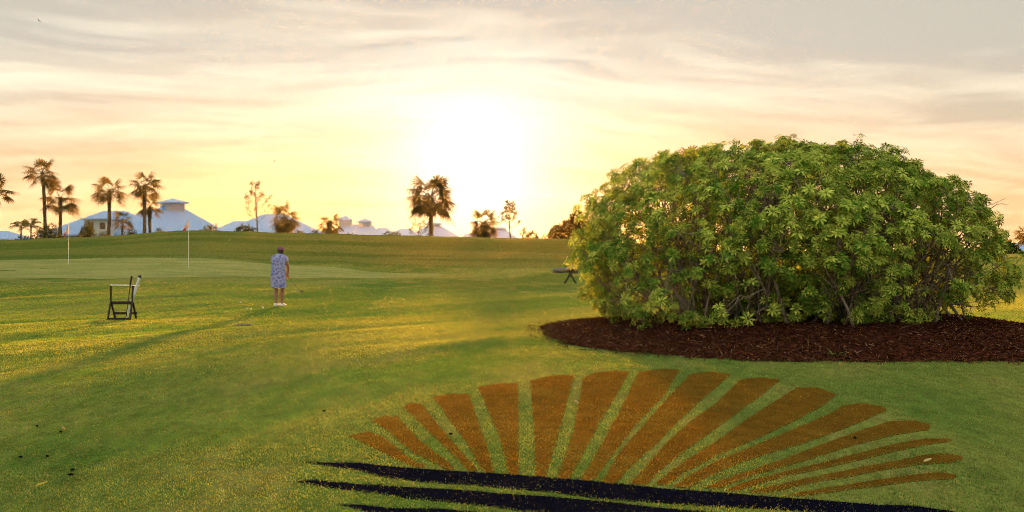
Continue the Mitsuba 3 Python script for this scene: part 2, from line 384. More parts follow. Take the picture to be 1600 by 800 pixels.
r1 = np.random.default_rng(21)
gx1, gy1 = scatter(4.3, 13.0, 0.62, lambda y: 6400 * (4.6 / np.maximum(y, 4.6)) ** 0.75, r1)
gh = r1.uniform(0.0165, 0.021, len(gx1)) * (0.88 + 0.25 * meshkit.noise(np.stack([gx1 * 2.2, gy1 * 2.2, gx1 * 0], -1), 8))
gw = r1.uniform(0.0028, 0.0048, len(gx1)) * (1 + 0.10 * (gy1 - 4.5))
gl = r1.uniform(0.3, 1.6, len(gx1))
gc = turf_tone(gx1, gy1, r1)
owner = np.full(len(gx1), -1)
jx, jy = gx1 + r1.normal(0, 0.014, len(gx1)), gy1 + r1.normal(0, 0.022, len(gx1))
for k, pl in enumerate(PAINT):
    owner[shapely.contains_xy(pl, jx, jy) & (owner < 0)] = k
miss = r1.random(len(gx1)) < np.where(owner >= len(RAYS), 0.25, 1.0) * ( 0.15 + 0.36 * sm(0.44, 0.70, meshkit.fbm(np.stack([gx1 * 3.1, gy1 * 2.2, gx1 * 0 + 6], -1), 3, 13)))
ink = np.array(INK)[np.maximum(owner, 0)]
tone = gc.sum(1, keepdims=True) / gc.sum(1).mean()
pc = ink * (0.55 + 0.45 * np.minimum(tone, 2.2)) * r1.uniform(0.75, 1.3, (len(gx1), 1))
pc[miss] = 0.6 * gc[miss] + 0.4 * pc[miss]
gc = np.where((owner >= 0)[:, None], pc, gc)
sel = owner < 0
grass = MB()
for q, fn in ((sel & (gy1 < 7.5), blades), (sel & (gy1 >= 7.5), blades1)):
    grass.add(*fn(gx1[q], gy1[q], gh[q], gw[q], gl[q], gc[q], r1))
gx2, gy2 = scatter(13.0, 34.0, 0.62, lambda y: 2900 * (13.0 / y) ** 1.7, r1)
keep = ((gx2 + 20) / 15.5) ** 2 + ((gy2 - 43.6) / 6.8) ** 2 > 1.2
gx2, gy2 = gx2[keep], gy2[keep]
grass.add(*blades1(gx2, gy2, r1.uniform(0.014, 0.022, len(gx2)), r1.uniform(0.007, 0.011, len(gx2)) * (gy2 / 13) ** 0.6, r1.uniform(0.2, 1.1, len(gx2)), turf_tone(gx2, gy2, r1), r1))
scene['grass'] = grass.shape('blade')
labels['grass'] = {'label': 'short green grass covering the lawn in front', 'category': 'grass', 'kind': 'stuff'}

emblem = thing('painted_emblem', 'sunburst emblem of orange rays over navy stripes painted on the grass', 'emblem')
mat('paint', {'type': 'diffuse', 'reflectance': {'type': 'mesh_attribute', 'name': 'vertex_color'}})
for k, pl in enumerate(PAINT):
    mb = MB()
    v, f = drape(np.array(pl.exterior.coords)[:-1], 0.07, 0.005)
    speck = meshkit.fbm(v * np.array([9, 9, 0]) + [0, 0, k], 3, 5)[:, None]
    mb.add(v, f, np.array(INK[k]) * (0.45 + 0.7 * speck))
    for s, fn in (((owner == k) & (gy1 < 7.5), blades), ((owner == k) & (gy1 >= 7.5), blades1)):
        if s.any():
            mb.add(*fn(gx1[s], gy1[s], gh[s], gw[s], gl[s], gc[s], r1))
    if k < len(RAYS):
        part(emblem, 'ray', mb.shape('blade'), 'orange painted ray' if k == 0 else None)
    else:
        part(emblem, 'stripe', mb.shape('blade'), 'navy painted stripe' if k == len(RAYS) else None)

# ------------------------------------------------------------------ mulch bed
v, f = drape([(BED[0] + BED[2] * q * np.sign(np.cos(a)) * abs(np.cos(a)) ** (2 / 2.6), BED[1] + BED[3] * q * np.sign(np.sin(a)) * abs(np.sin(a)) ** (2 / 2.6))
              for a in np.linspace(0, 2 * PI, 300, endpoint=False) for q in [1.0 + 0.018 * math.sin(a * 9) + 0.012 * math.sin(a * 23 + 1) + 0.012 * math.sin(a * 41) + 0.008 * math.sin(a * 67 + 2)]], 0.12, 0.010)
v[:, 2] += 0.02 * meshkit.fbm(v * [5, 5, 0], 3, 9) * sm(1.0, 0.9, bed_r(v[:, 0], v[:, 1]))


def mulch_colour(p, n, uv):
    a = mikit.fbm(p.x * 22.0, p.y * 22.0, p.z * 10.0, octaves=3)
    return mikit.mix((0.020, 0.008, 0.005), (0.075, 0.024, 0.014), mikit.smoothstep(0.3, 0.7, a))


mat('mulch', {'type': 'diffuse', 'reflectance': mikit.proc(mulch_colour)})
scene['mulch_bed'] = mikit.ply((v, f), 'mulch', True)
labels['mulch_bed'] = {'label': 'low mound of dark red-brown mulch under the bush', 'category': 'mulch bed', 'kind': 'structure'}
r2 = np.random.default_rng(5)
n = 75000
a, q = r2.uniform(0, 2 * PI, n), np.sqrt(r2.random(n)) * np.where(r2.random(n) < 0.13, 1.075, 1.015)
mx, my = BED[0] + BED[2] * q * np.sign(np.cos(a)) * np.abs(np.cos(a)) ** 0.77, BED[1] + BED[3] * q * np.sign(np.sin(a)) * np.abs(np.sin(a)) ** 0.77
keep = (my < 18.5) | (r2.random(n) < 0.35)
mx, my = mx[keep], my[keep]
n = len(mx)
mz = height(mx, my) + 0.022
L, W = r2.uniform(0.03, 0.13, n), r2.uniform(0.006, 0.02, n)
a, tl = r2.uniform(0, 2 * PI, n), r2.normal(0, 0.35, n)
D = np.stack([np.cos(a) * np.cos(tl), np.sin(a) * np.cos(tl), np.sin(tl)], 1) * L[:, None] / 2
S = np.stack([-np.sin(a), np.cos(a), r2.normal(0, 0.5, n)], 1) * W[:, None] / 2
C = np.stack([mx, my, mz + r2.uniform(-0.005, 0.025, n)], 1)
P = np.stack([C - D - S, C - D + S, C + D + S * 0.5, C + D - S * 0.5], 1).reshape(-1, 3)
F = (np.array([[0, 1, 2], [0, 2, 3]])[None] + np.arange(n)[:, None, None] * 4).reshape(-1, 3)
t = r2.random(n)[:, None]
mc = np.array([0.030, 0.010, 0.006]) * (1 - t) + np.array([0.110, 0.040, 0.023]) * t
pale = r2.random(n) < 0.09
mc[pale] = np.array([0.20, 0.12, 0.08]) * r2.uniform(0.6, 1.2, (pale.sum(), 1))
mb = MB()
mb.add(P, F, np.repeat(mc, 4, 0))
mat('tinted', {'type': 'diffuse', 'reflectance': {'type': 'mesh_attribute', 'name': 'vertex_color'}})
scene['mulch_shreds'] = mb.shape('tinted')
labels['mulch_shreds'] = {'label': 'shredded red-brown bark covering the bed under the bush', 'category': 'mulch', 'kind': 'stuff'}

# ------------------------------------------------------------------ the big bush
BC = np.array([5.45, 17.1, 1.32])
mat('leaf', {'type': 'principledthin', 'base_color': {'type': 'mesh_attribute', 'name': 'vertex_color'}, 'roughness': 0.36, 'diff_trans': 0.32, 'spec_trans': 0.0, 'eta': 1.45}, two=False)


def bush_radius(d):
    """distance from the bush's centre to its skin along the unit directions d"""
    x, y, z = d[..., 0], d[..., 1], d[..., 2]
    upz = np.where(z > 0, 2.24, 1.30)
    n = np.where(z > 0, np.where(x < 0, 2.9, 2.1), np.where(x < 0, 3.2, 2.3))
    ax = np.where(x < 0, 4.05, 3.72)
    base = (np.abs(x / ax) ** n + np.abs(y / 3.05) ** n + np.abs(z / upz) ** n) ** (-1 / n)
    bump = meshkit.fbm(d * 2.9 + 4.0, 3, 17) - 0.5
    lump = meshkit.fbm(d * 7.0 + 1.0, 2, 19) - 0.5
    r = base * (1 + 0.17 * bump + 0.26 * lump)
    r = r * np.where(z < -0.02, 1 - 0.18 * sm(0.0, -0.9, z / (np.abs(x) + 0.35)) * np.where(x < 0, 1.0, 0.35), 1.0)
    return r


def compound_leaf(r, size, fine=True):
    """umbrella of seven to nine leaflets on a short stalk: z is the stalk's direction"""
    mb = MB()
    n = r.integers(7, 10)
    kind = r.random() ** 0.9
    green, pale = np.array([0.058, 0.165, 0.018]), np.array([0.58, 0.67, 0.12])
    stalk = np.array([[0, 0, -0.10 * size / 0.13], [0, 0, 0]])
    v, f = tube(stalk, [0.0022, 0.0018], 3, False)
    mb.add(v, f, (0.14, 0.17, 0.05))
    for k in range(n):
        a = 2 * PI * (k + r.normal(0, 0.10)) / n
        L = size * r.uniform(0.82, 1.12)
        W = L * r.uniform(0.25, 0.34)
        dro = r.uniform(0.0, 0.30)
        rise = r.uniform(0.0, 0.18)
        u = np.array([math.cos(a), math.sin(a), 0])
        s = np.array([-math.sin(a), math.cos(a), 0])
        ax = lambda t: u * L * t * math.cos(dro * t) + np.array([0, 0, L * (rise * t - dro * t * t)])  # noqa: E731
        pts = [ax(0.10), ax(0.42) + s * W * .46 + [0, 0, .06 * L], ax(0.72) + s * W * .44 + [0, 0, .04 * L], ax(1.0), ax(0.72) - s * W * .44 + [0, 0, .04 * L], ax(0.42) - s * W * .46 + [0, 0, .06 * L], ax(0.42), ax(0.74)]
        fc = [[0, 1, 6], [1, 2, 7], [1, 7, 6], [2, 3, 7], [3, 4, 7], [4, 5, 6], [4, 6, 7], [5, 0, 6]]
        if not fine:
            pts = [pts[0], pts[1] * .5 + pts[2] * .5, pts[3], pts[4] * .5 + pts[5] * .5, ax(0.58)]
            fc = [[0, 1, 4], [1, 2, 4], [2, 3, 4], [3, 0, 4]]
        t = np.clip(kind + r.normal(0, 0.22), 0, 1)
        mid = green * (1 - t) + pale * t
        edge = mid * 0.75 + green * 0.25 if r.random() < 0.5 else mid * 0.65 + pale * 0.35
        cc = np.array([mid, edge, edge, edge, edge, edge, mid, mid] if fine else [mid, edge, edge, edge, mid]) * r.uniform(0.85, 1.15)
        mb.add(pts, fc, cc)
    return mb


rb = np.random.default_rng(99)
LEAVES = [compound_leaf(np.random.default_rng(900 + k), 0.110) for k in range(14)]
LESS = [compound_leaf(np.random.default_rng(900 + k), 0.110, False) for k in range(14)]
LV = [np.vstack(m.v) for m in LESS]
LF = [np.vstack(m.f) for m in LESS]
LC = [np.vstack(m.c) for m in LESS]


def frame_of(n, spin):
    """rotation matrices with the unit vectors n as third column"""
    a = np.cross(n, np.where(np.abs(n[:, 2:]) < 0.9, [0, 0, 1.0], [1.0, 0, 0]))
    a /= np.linalg.norm(a, axis=1, keepdims=True)
    b = np.cross(n, a)
    c, s = np.cos(spin)[:, None], np.sin(spin)[:, None]
    return np.stack([a * c + b * s, b * c - a * s, n], -1)


def unit(v):
    return v / (np.linalg.norm(v, axis=-1, keepdims=True) + 1e-12)


def bush_points(n, deep, thin, r):
    d = unit(r.normal(0, 1, (n, 3)) * [1.15, 1.0, 0.75])
    rad = bush_radius(d)
    p = BC + d * (rad * (1 - deep(n)))[:, None]
    z = p[:, 2]
    gap = meshkit.fbm(p * 1.15 + 3.0, 3, 71)
    low = sm(2.3, 0.8, z)
    gap = 0.55 * gap + 0.45 * meshkit.fbm(p * 3.1 + 9.0, 2, 73)
    keep = (gap > 0.30 + thin * (0.10 + 0.135 * low) * (d[:, 1] < 0.10)) & (z > 0.20 + 0.22 * meshkit.noise(p * 1.6 + 5.0, 2))
    if thin < 0.5:
        keep &= (r.random(n) < 0.45) | ~((d[:, 1] < 0.1) & (z < 1.9) & (np.linalg.norm(p - BC, axis=1) > 0.66 * bush_radius(d)))
    # far fewer leaves on the side away from the open lawn
    keep &= (d[:, 1] < 0.25) | (d[:, 0] < 0) | (r.random(n) < 0.75)
    return p[keep], d[keep]


pt, dt = bush_points(4800, lambda n: np.abs(rb.normal(0, 0.055, n)), 1.0, rb)
pt = np.vstack([pt, [[5.36, 16.3, 3.52], [5.55, 16.4, 3.50], [5.2, 16.4, 3.47], [5.45, 16.3, 3.40], [5.7, 16.4, 3.42]]])
dt = np.vstack([dt, np.tile([0, -0.1, 0.995], (5, 1))])
pi_, di_ = bush_points(2700, lambda n: rb.uniform(0.12, 0.62, n), 0.0, rb)
TIPS = np.vstack([pt, pi_])
TIPD = np.vstack([dt, di_])
per = np.r_[np.full(len(pt), 5), np.full(len(pi_), 4)]
tip = np.repeat(TIPS, per, 0)
tdir = np.repeat(TIPD, per, 0)
axis_ = unit(tdir * [1, 1, 0.8] + [0, 0, 0.70] + rb.normal(0, 0.25, tip.shape))
out = unit(axis_ + rb.normal(0, 0.75, tip.shape))
pos = tip + out * rb.uniform(0.05, 0.13, len(tip))[:, None]
nrm = unit(out * 1.0 + tdir * 0.35 + [0, 0, 0.30] + rb.normal(0, 0.18, tip.shape))
RM = frame_of(nrm, rb.uniform(0, 6.28, len(tip)))
SC = rb.uniform(0.55, 1.32, len(tip))
hue = meshkit.fbm(tip * 0.8 + 11.0, 3, 81)
lush = sm(0.56, 0.70, hue)
kindsort = np.argsort([c.mean() for c in LC])
pick = rb.integers(0, 14, len(tip))
dark_pick = kindsort[rb.integers(0, 5, len(tip))]
pick = np.where(rb.random(len(tip)) < 0.10 + 0.80 * lush, np.where(lush > 0.5, dark_pick, pick), pick)
front = np.linalg.norm(pos - [0, 0, CAM_H], axis=1) - 30 * (SC > 1.0)
front = front + 60 * ((tdir[:, 1] > -0.25) | (pos[:, 2] < 0.6)) + rb.uniform(0, 2.5, len(tip))
singles = np.argsort(front)[:300]
bush = thing('leafy_bush', 'huge rounded bush with glossy yellow-green leaves on a mulch mound', 'bush')
LSHAPE = [m.shape('leaf') for m in LEAVES]
is_single = np.zeros(len(tip), bool)
is_single[singles] = True
for k in singles:
    M = np.eye(4)
    M[:3, :3] = RM[k] * SC[k]
    M[:3, 3] = pos[k]
    part(bush, 'leaf', {**LSHAPE[pick[k]], 'to_world': T(M.tolist())})
fol = MB()
for j in range(14):
    s = np.nonzero((pick == j) & ~is_single)[0]
    if len(s):
        V = np.einsum('kij,nj->kni', RM[s] * SC[s][:, None, None], LV[j]) + pos[s][:, None]
        n = len(LV[j])
        F = (LF[j][None] + np.arange(len(s))[:, None, None] * n).reshape(-1, 3)
        fol.add(V.reshape(-1, 3), F, (LC[j][None] * rb.uniform(0.6, 1.2, (len(s), 1, 1))).reshape(-1, 3))
part(bush, 'foliage', fol.shape('leaf'), 'mass of whorled yellow-green leaves', stuff=True)


def bark_colour(p, n, uv):
    a = mikit.fbm(p.x * 30.0, p.y * 30.0, p.z * 12.0, octaves=3)
    return mikit.mix((0.12, 0.095, 0.075), (0.36, 0.305, 0.25), mikit.smoothstep(0.25, 0.75, a))


mat('stem_bark', {'type': 'diffuse', 'reflectance': mikit.proc(bark_colour)})
nodes = []
for k in range(120):
    a = rb.uniform(PI * 0.95, 2.05 * PI) if k < 104 else rb.uniform(0, PI)
    q = rb.uniform(0.3, 1.0)
    base = np.array([BC[0] + 3.2 * q * math.cos(a), BC[1] + 2.3 * q * math.sin(a), 0])
    base[2] = height(base[0], base[1]) - 0.05
    el = rb.uniform(0.05, 1.15)
    d = unit(np.array([math.cos(a) * math.cos(el) + rb.normal(0, .25), math.sin(a) * math.cos(el) + rb.normal(0, .15), math.sin(el)]))
    end = BC + d * bush_radius(d[None])[0] * rb.uniform(0.90, 0.99)
    mid = base * 0.5 + end * 0.5 + rb.normal(0, 0.16, 3) + unit(end - base) * 0 + np.array([math.cos(a), math.sin(a), -0.35]) * rb.uniform(0.15, 0.6)
    t = np.linspace(0, 1, 8)[:, None]
    pts = base * (1 - t) ** 2 + 2 * mid * t * (1 - t) + end * t * t
    pts[1:-1] += rb.normal(0, 0.025, (6, 3))
    r0 = rb.uniform(0.015, 0.036)
    mb = MB()
    mb.add(*tube(pts, np.linspace(r0, r0 * 0.35, 8), 6))
    nodes += list(pts[3:])
    for _ in range(rb.integers(3, 6)):
        i = rb.integers(2, 6)
        p0 = pts[i]
        d2 = unit(unit(end - base) + rb.normal(0, 0.55, 3) + d * 0.4)
        w = (p0 + d2 * 0.6) - BC
        L = rb.uniform(0.5, 1.2)
        q1 = p0 + d2 * L
        e = unit(q1 - BC)
        lim = bush_radius(e[None])[0] * 0.96
        if np.linalg.norm(q1 - BC) > lim:
            q1 = BC + e * lim
        if q1[2] < 0.5:
            q1[2] = 0.5
        m = (p0 + q1) / 2 + rb.normal(0, 0.07, 3)
        br = np.array([p0, (p0 + m) / 2 + rb.normal(0, 0.01, 3), m, (m + q1) / 2, q1])
        mb.add(*tube(br, np.linspace(r0 * 0.55, r0 * 0.2, 5), 5))
        nodes += list(br[1:])
    part(bush, 'stem', mikit.ply(mb.mesh(), 'stem_bark', True))
nodes = np.array(nodes)
from scipy.spatial import cKDTree
_, near = cKDTree(nodes).query(TIPS)
tw = MB()
for p, q in zip(TIPS, nodes[near]):
    L = np.linalg.norm(p - q)
    if L > 1.3:
        q = p + (q - p) * 1.0 / L
    m = (p + q) / 2 + rb.normal(0, 0.04, 3)
    tw.add(*tube([q, m, p], [0.008, 0.006, 0.004], 3, False))
part(bush, 'twigs', mikit.ply(tw.mesh(), 'stem_bark', True), 'fine grey-brown twigs', stuff=True)
# a bare twig standing out of the right shoulder, dry sticks along the foot
for base, tipp in (((8.2, 16.6, 2.20), (9.12, 16.4, 2.58)), ((8.75, 16.5, 2.42), (9.16, 16.4, 2.46)), ((8.7, 16.5, 2.40), (8.85, 16.5, 2.66)), ((7.9, 16.0, 0.65), (8.9, 15.7, 0.72))):
    b, e = np.array(base), np.array(tipp)
    t = np.linspace(0, 1, 6)[:, None]
    pts = b * (1 - t) + e * t
    pts[1:-1] += rb.normal(0, 0.03, (4, 3))
    dead = MB()
    dead.add(*tube(pts, np.linspace(0.012, 0.004, 6), 5))
    part(bush, 'dead_twig', mikit.ply(dead.mesh(), 'stem_bark', True), 'bare twig sticking out on the right')

# ------------------------------------------------------------------ palms
mat('frond', {'type': 'principledthin', 'base_color': {'type': 'mesh_attribute', 'name': 'vertex_color'}, 'roughness': 0.5, 'diff_trans': 0.65, 'spec_trans': 0.0, 'eta': 1.4}, two=False)


def trunk_colour(p, n, uv):
    a = mikit.fbm(p.x * 9.0, p.y * 9.0, p.z * 5.0, octaves=3)
    return mikit.mix((0.055, 0.042, 0.030), (0.17, 0.13, 0.095), mikit.smoothstep(0.25, 0.75, a))


mat('palm_bark', {'type': 'diffuse', 'reflectance': mikit.proc(trunk_colour)})


def fan_frond(el, r, dry=False):
    """a costapalmate leaf of length about 1: stalk leaving along +x at the angle el, drooping fan"""
    mb = MB()
    c = np.array([0.095, 0.075, 0.027]) if not dry else np.array([0.15, 0.10, 0.05])
    L = 0.52
    t = np.linspace(0, 1, 5)
    sag = 0.20 * max(0.15, math.cos(el))
    st = np.stack([L * t * math.cos(el), 0 * t, L * t * math.sin(el) - sag * t * t], 1)
    mb.add(*tube(st, np.linspace(0.012, 0.008, 5), 4, False), c * 1.1)
    d = unit(st[-1] - st[-2])
    side = np.array([0, 1.0, 0])
    up = np.cross(d, side) * -1
    up = np.cross(side, d) if np.cross(side, d)[2] > 0 else np.cross(d, side)
    N = 15
    for k in range(N):
        a = (k / (N - 1) - 0.5) * math.radians(230) + r.normal(0, 0.03)
        l = 0.46 * (1 - 0.25 * abs(math.sin(a / 2)) ** 1.5) * r.uniform(0.88, 1.08)
        q = unit(d * math.cos(a) + side * math.sin(a) - up * 0.32 * abs(math.sin(a)) + up * 0.10)
        w = unit(np.cross(q, up)) * 0.027
        b = st[-1] + d * 0.03 * math.cos(a)
        m1 = b + q * l * 0.5 - np.array([0, 0, 0.035])
        m2 = b + q * l * 0.78 - np.array([0, 0, 0.07])
        e = b + q * l * 0.93 - np.array([0, 0, 0.15 + r.uniform(-.05, .06)])
        cc = c * r.uniform(0.75, 1.3)
        mb.add([b - w * .35, b + w * .35, m1 - w, m1 + w, m2 - w * .55, m2 + w * .55, e], [[0, 1, 3], [0, 3, 2], [2, 3, 5], [2, 5, 4], [4, 5, 6]], cc)
    return mb


def feather_frond(el, r):
    """an arching pinnate leaf of length about 1"""
    mb = MB()
    t = np.linspace(0, 1, 9)
    st = np.stack([0.95 * t * math.cos(el) + 0.05 * t, 0 * t, t * math.sin(el) - 0.62 * t * t], 1)
    c = np.array([0.085, 0.105, 0.030])
    mb.add(*tube(st, np.linspace(0.010, 0.003, 9), 4, False), c)
    for s in np.linspace(0.15, 1, 22):
        b = np.array([np.interp(s, t, st[:, 0]), 0, np.interp(s, t, st[:, 2])])
        for sg in (-1, 1):
            l = 0.26 * (1 - 0.55 * abs(s - 0.45))
            e = b + np.array([0.5 * l, sg * l * 0.75, -0.45 * l + r.normal(0, 0.02)])
            w = np.array([0.012, 0, 0.004])
            mb.add([b - w, b + w, (b + e) / 2 + w, (b + e) / 2 - w, e], [[0, 1, 2], [0, 2, 3], [3, 2, 4]], c * r.uniform(0.75, 1.25))
    return mb


rp = np.random.default_rng(3)
ELS = [math.radians(e) for e in (82, 62, 44, 27, 12, -5, -24, -45, -66)]
FANS = [[fan_frond(e, rp).shape('frond') for _ in range(2)] for e in ELS]
DRY = [fan_frond(e, rp, True).shape('frond') for e in ELS[6:]]
FEATHERS = [feather_frond(math.radians(e), rp).shape('frond') for e in (75, 55, 35, 15)]


def palm(name, label, x, y, top, size, n=19, group=None, lean=0.0, low=-28, kind='fan', r=0.17, skirt=0, boots=1.0, seed=0, base=None):
    """top: height of the crown's heart above sea level; size: length of a frond"""
    q = np.random.default_rng(seed + 500)
    key = thing(name, label, 'palm tree', group)
    z0 = float(height(x, y)) - 0.2 if base is None else base
    heart = np.array([x + lean, y, top])
    t = np.linspace(0, 1, 22)
    pts = np.stack([x + lean * t ** 1.6 + 0.03 * np.sin(t * 7 + seed), y + 0 * t, z0 + (top - z0) * t], 1)
    rad = r * (1.12 - 0.22 * t + 0.20 * np.exp(-((t - 0.02) / 0.06) ** 2) + 0.38 * boots * sm(0.62, 0.88, t) * sm(1.02, 0.95, t)) * (1 + 0.07 * np.sin(t * 95 + seed))
    mb = MB()
    v, f = tube(pts, rad, 11)
    v = v + q.normal(0, 0.012, v.shape)
    mb.add(v, f)
    if boots > 0.3:
        for k in range(26):
            a, s = k * 2.4, 0.70 + 0.28 * k / 26
            b = np.array([np.interp(s, t, pts[:, 0]), y, np.interp(s, t, pts[:, 2])])
            o = np.array([math.cos(a), math.sin(a), 0])
            rr = np.interp(s, t, rad)
            mb.add(*beam(b + o * rr * 0.75, b + o * (rr + 0.13) + [0, 0, 0.22], 0.07, 0.025))
    part(key, 'trunk', mikit.ply(mb.mesh(), 'palm_bark', 40))
    for k in range(n):
        s = (k + 0.5) / n
        el = 74 - (74 - low) * s ** 0.85 + q.normal(0, 5)
        a = k * 2.39996 + q.normal(0, 0.2)
        if kind == 'fan':
            i = int(np.argmin([abs(math.degrees(e) - el) for e in ELS]))
            sh = FANS[i][k % 2]
        else:
            i = int(np.argmin([abs(e - el) for e in (75, 55, 35, 15)]))
            sh = FEATHERS[i]
        z = heart[2] - 0.12 * size * s
        size_ = size * (1.24 - 0.26 * s)
        part(key, 'frond', {**sh, 'to_world': T().translate([heart[0], heart[1], z]).rotate([0, 0, 1], math.degrees(a)).rotate([1, 0, 0], q.normal(0, 20 if kind == 'fan' else 9)).scale(size_ * q.uniform(0.88, 1.1))})
    for k in range(skirt):
        a = k * 2.39996 + 1
        part(key, 'dead_frond', {**DRY[k % len(DRY)], 'to_world': T().translate([heart[0], heart[1], heart[2] - 0.35 * size - 0.25 * size * k / skirt]).rotate([0, 0, 1], math.degrees(a)).scale(size * q.uniform(0.7, 0.9))}, 'drooping brown dead fronds' if k == 0 else None)
    return key


palm('palm_tree', 'tall palm cut off by the left edge of the photo', -40.6 * 95 / 69.3, 95, 1.6 + 95 * 95 / 1386, 2.1, seed=1, lean=0.5)
palm('palm_tree', 'tallest palm of the far left pair, with a high ragged crown', -49.9, 95, 1.6 + 124 * 95 / 1386, 2.1, n=19, lean=-0.4, seed=2, boots=0.3)
palm('palm_tree', 'shorter palm standing close behind the tallest far left palm', -48.9, 96, 1.6 + 84 * 96 / 1386, 2.25, n=17, seed=3, boots=0.4)
palm('palm_tree', 'palm between the two shrubs in front of the big pale blue roof', -43.2, 95, 1.6 + 96 * 95 / 1386, 2.05, n=18, seed=4, boots=0.5, lean=0.1)
palm('palm_tree', 'palm just left of the rooftop cupola of the biggest house', -39.4, 95, 1.6 + 104 * 95 / 1386, 2.1, n=20, seed=5, boots=0.5, lean=0.1)
palm('palm_tree', 'low palm peeking out behind the trunk left of the cupola', -39.6, 97, 1.6 + 70 * 97 / 1386, 1.5, n=18, seed=6)
palm('palm_tree', 'very small palm in front of the big house wall', -40.4, 92, 1.6 + 50 * 92 / 1386, 1.25, n=18, seed=7, r=0.10, boots=0.2)
palm('feather_palm', 'left one of two slim feathery palms beyond the far left roof', -67, 121, 1.6 + 40 * 121 / 1386, 1.9, n=12, kind='feather', r=0.10, boots=0, seed=8, low=15)
palm('feather_palm', 'right one of two slim feathery palms beyond the far left roof', -65.1, 120, 1.6 + 42 * 120 / 1386, 1.9, n=12, kind='feather', r=0.10, boots=0, seed=9, low=15)
palm('palm_tree', 'stout shaggy palm on the crest to the right of the slender tree', -23.1, 90, 1.6 + 54 * 90 / 1386, 1.75, n=30, low=-60, r=0.30, skirt=16, seed=10)
palm('palm_tree', 'small bushy palm left of the twin cupolas', -19.55, 95, 1.6 + 47 * 95 / 1386, 1.5, n=20, low=-50, r=0.20, skirt=8, seed=11)
palm('palm_tree', 'big lone palm with the setting sun just to its right', -6.05, 66, 1.6 + 86 * 66 / 1386, 2.2, n=40, low=-30, r=0.17, seed=12, boots=1.3)
palm('palm_tree', 'low round palm in the glare of the setting sun', -2.33, 75, 1.6 + 46 * 75 / 1386, 1.45, n=30, low=-62, r=0.28, skirt=14, seed=13)
palm('palm_tree', 'palm almost hidden behind the big bush, frond tips showing over it', 6.4, 31, 4.62, 0.95, n=22, low=-45, seed=14)
palm('palm_tree', 'distant palm at the right edge of the photo', 97.5, 168, 1.6 + 27 * 168 / 1386, 2.6, n=22, seed=15)

# ------------------------------------------------------------------ slender trees, shrubs, far trees
mat('tree_bark', {'type': 'diffuse', 'reflectance': rgb(0.075, 0.055, 0.04)})


def leaf_cloud(mb, pts, size, col, r):
    n = len(pts)
    a = unit(r.normal(0, 1, (n, 3)))
    b = unit(np.cross(a, unit(r.normal(0, 1, (n, 3)))))
    s = size * r.uniform(0.6, 1.3, (n, 1))
    V = np.stack([pts - a * s, pts + b * s * 0.42, pts + a * s, pts - b * s * 0.42], 1).reshape(-1, 3)
    F = (np.array([[0, 1, 2], [0, 2, 3]])[None] + np.arange(n)[:, None, None] * 4).reshape(-1, 3)
    c = np.asarray(col) * r.uniform(0.6, 1.4, (n, 1))
    mb.add(V, F, np.repeat(c, 4, 0))


def slender_tree(label, x, y, ztop, spread, leaves, seed, name='young_tree', z0=None, first=0.35, col=(0.075, 0.06, 0.022)):
    r = np.random.default_rng(seed)
    key = thing(name, label, 'tree')
    z0 = float(height(x, y)) - 0.2 if z0 is None else z0
    H = ztop - z0
    t = np.linspace(0, 1, 8)
    pts = np.stack([x + 0.10 * np.sin(t * 4 + seed), y + 0 * t, z0 + H * t], 1)
    mb = MB()
    mb.add(*tube(pts, np.linspace(0.075, 0.012, 8), 7))
    tips = []
    for k in range(22):
        s = first + (0.97 - first) * k / 22
        b = np.array([np.interp(s, t, pts[:, 0]), y, z0 + H * s])
        a = k * 2.4
        L = spread * (1.15 - s) * r.uniform(0.7, 1.2)
        e = b + np.array([math.cos(a) * L, math.sin(a) * L, L * r.uniform(0.5, 1.1)])
        m = (b + e) / 2 + [0, 0, -0.06 * L]
        mb.add(*tube([b, m, e], [0.022, 0.014, 0.006], 4))
        tips += [m * (1 - q) + e * q for q in r.random(4)] + [e]
        for _ in range(3):
            p = m * 0.5 + e * 0.5
            e2 = p + unit(e - b + r.normal(0, 0.5, 3)) * L * 0.4
            mb.add(*tube([p, e2], [0.009, 0.004], 3))
            tips += [e2, (p + e2) / 2]
    part(key, 'trunk', mikit.ply(mb.mesh(), 'tree_bark', True))
    tips = np.array(tips)
    p = tips[r.integers(0, len(tips), leaves)] + r.normal(0, spread * 0.05, (leaves, 3))
    cr = MB()
    leaf_cloud(cr, p, 0.085, col, r)
    part(key, 'crown', cr.shape('frond'))
    return key


slender_tree('slender sparse-leaved young tree on the crest left of the shaggy palm', -21.9, 76, 1.6 + 108 * 76 / 1386, 1.9, 620, 1)
slender_tree('slender leafy young tree to the right of the sunlit low palm', -0.15, 74, 1.6 + 78 * 74 / 1386, 1.35, 900, 2, first=0.42)
slender_tree('scrubby thin tree just left of the big lone palm trunk', -8.1, 78, 1.6 + 46 * 78 / 1386, 1.5, 260, 3, first=0.3)
slender_tree('bare leaning sapling right of the slender leafy tree', 0.85, 70, 1.6 + 37 * 70 / 1386, 0.5, 40, 4, first=0.5)


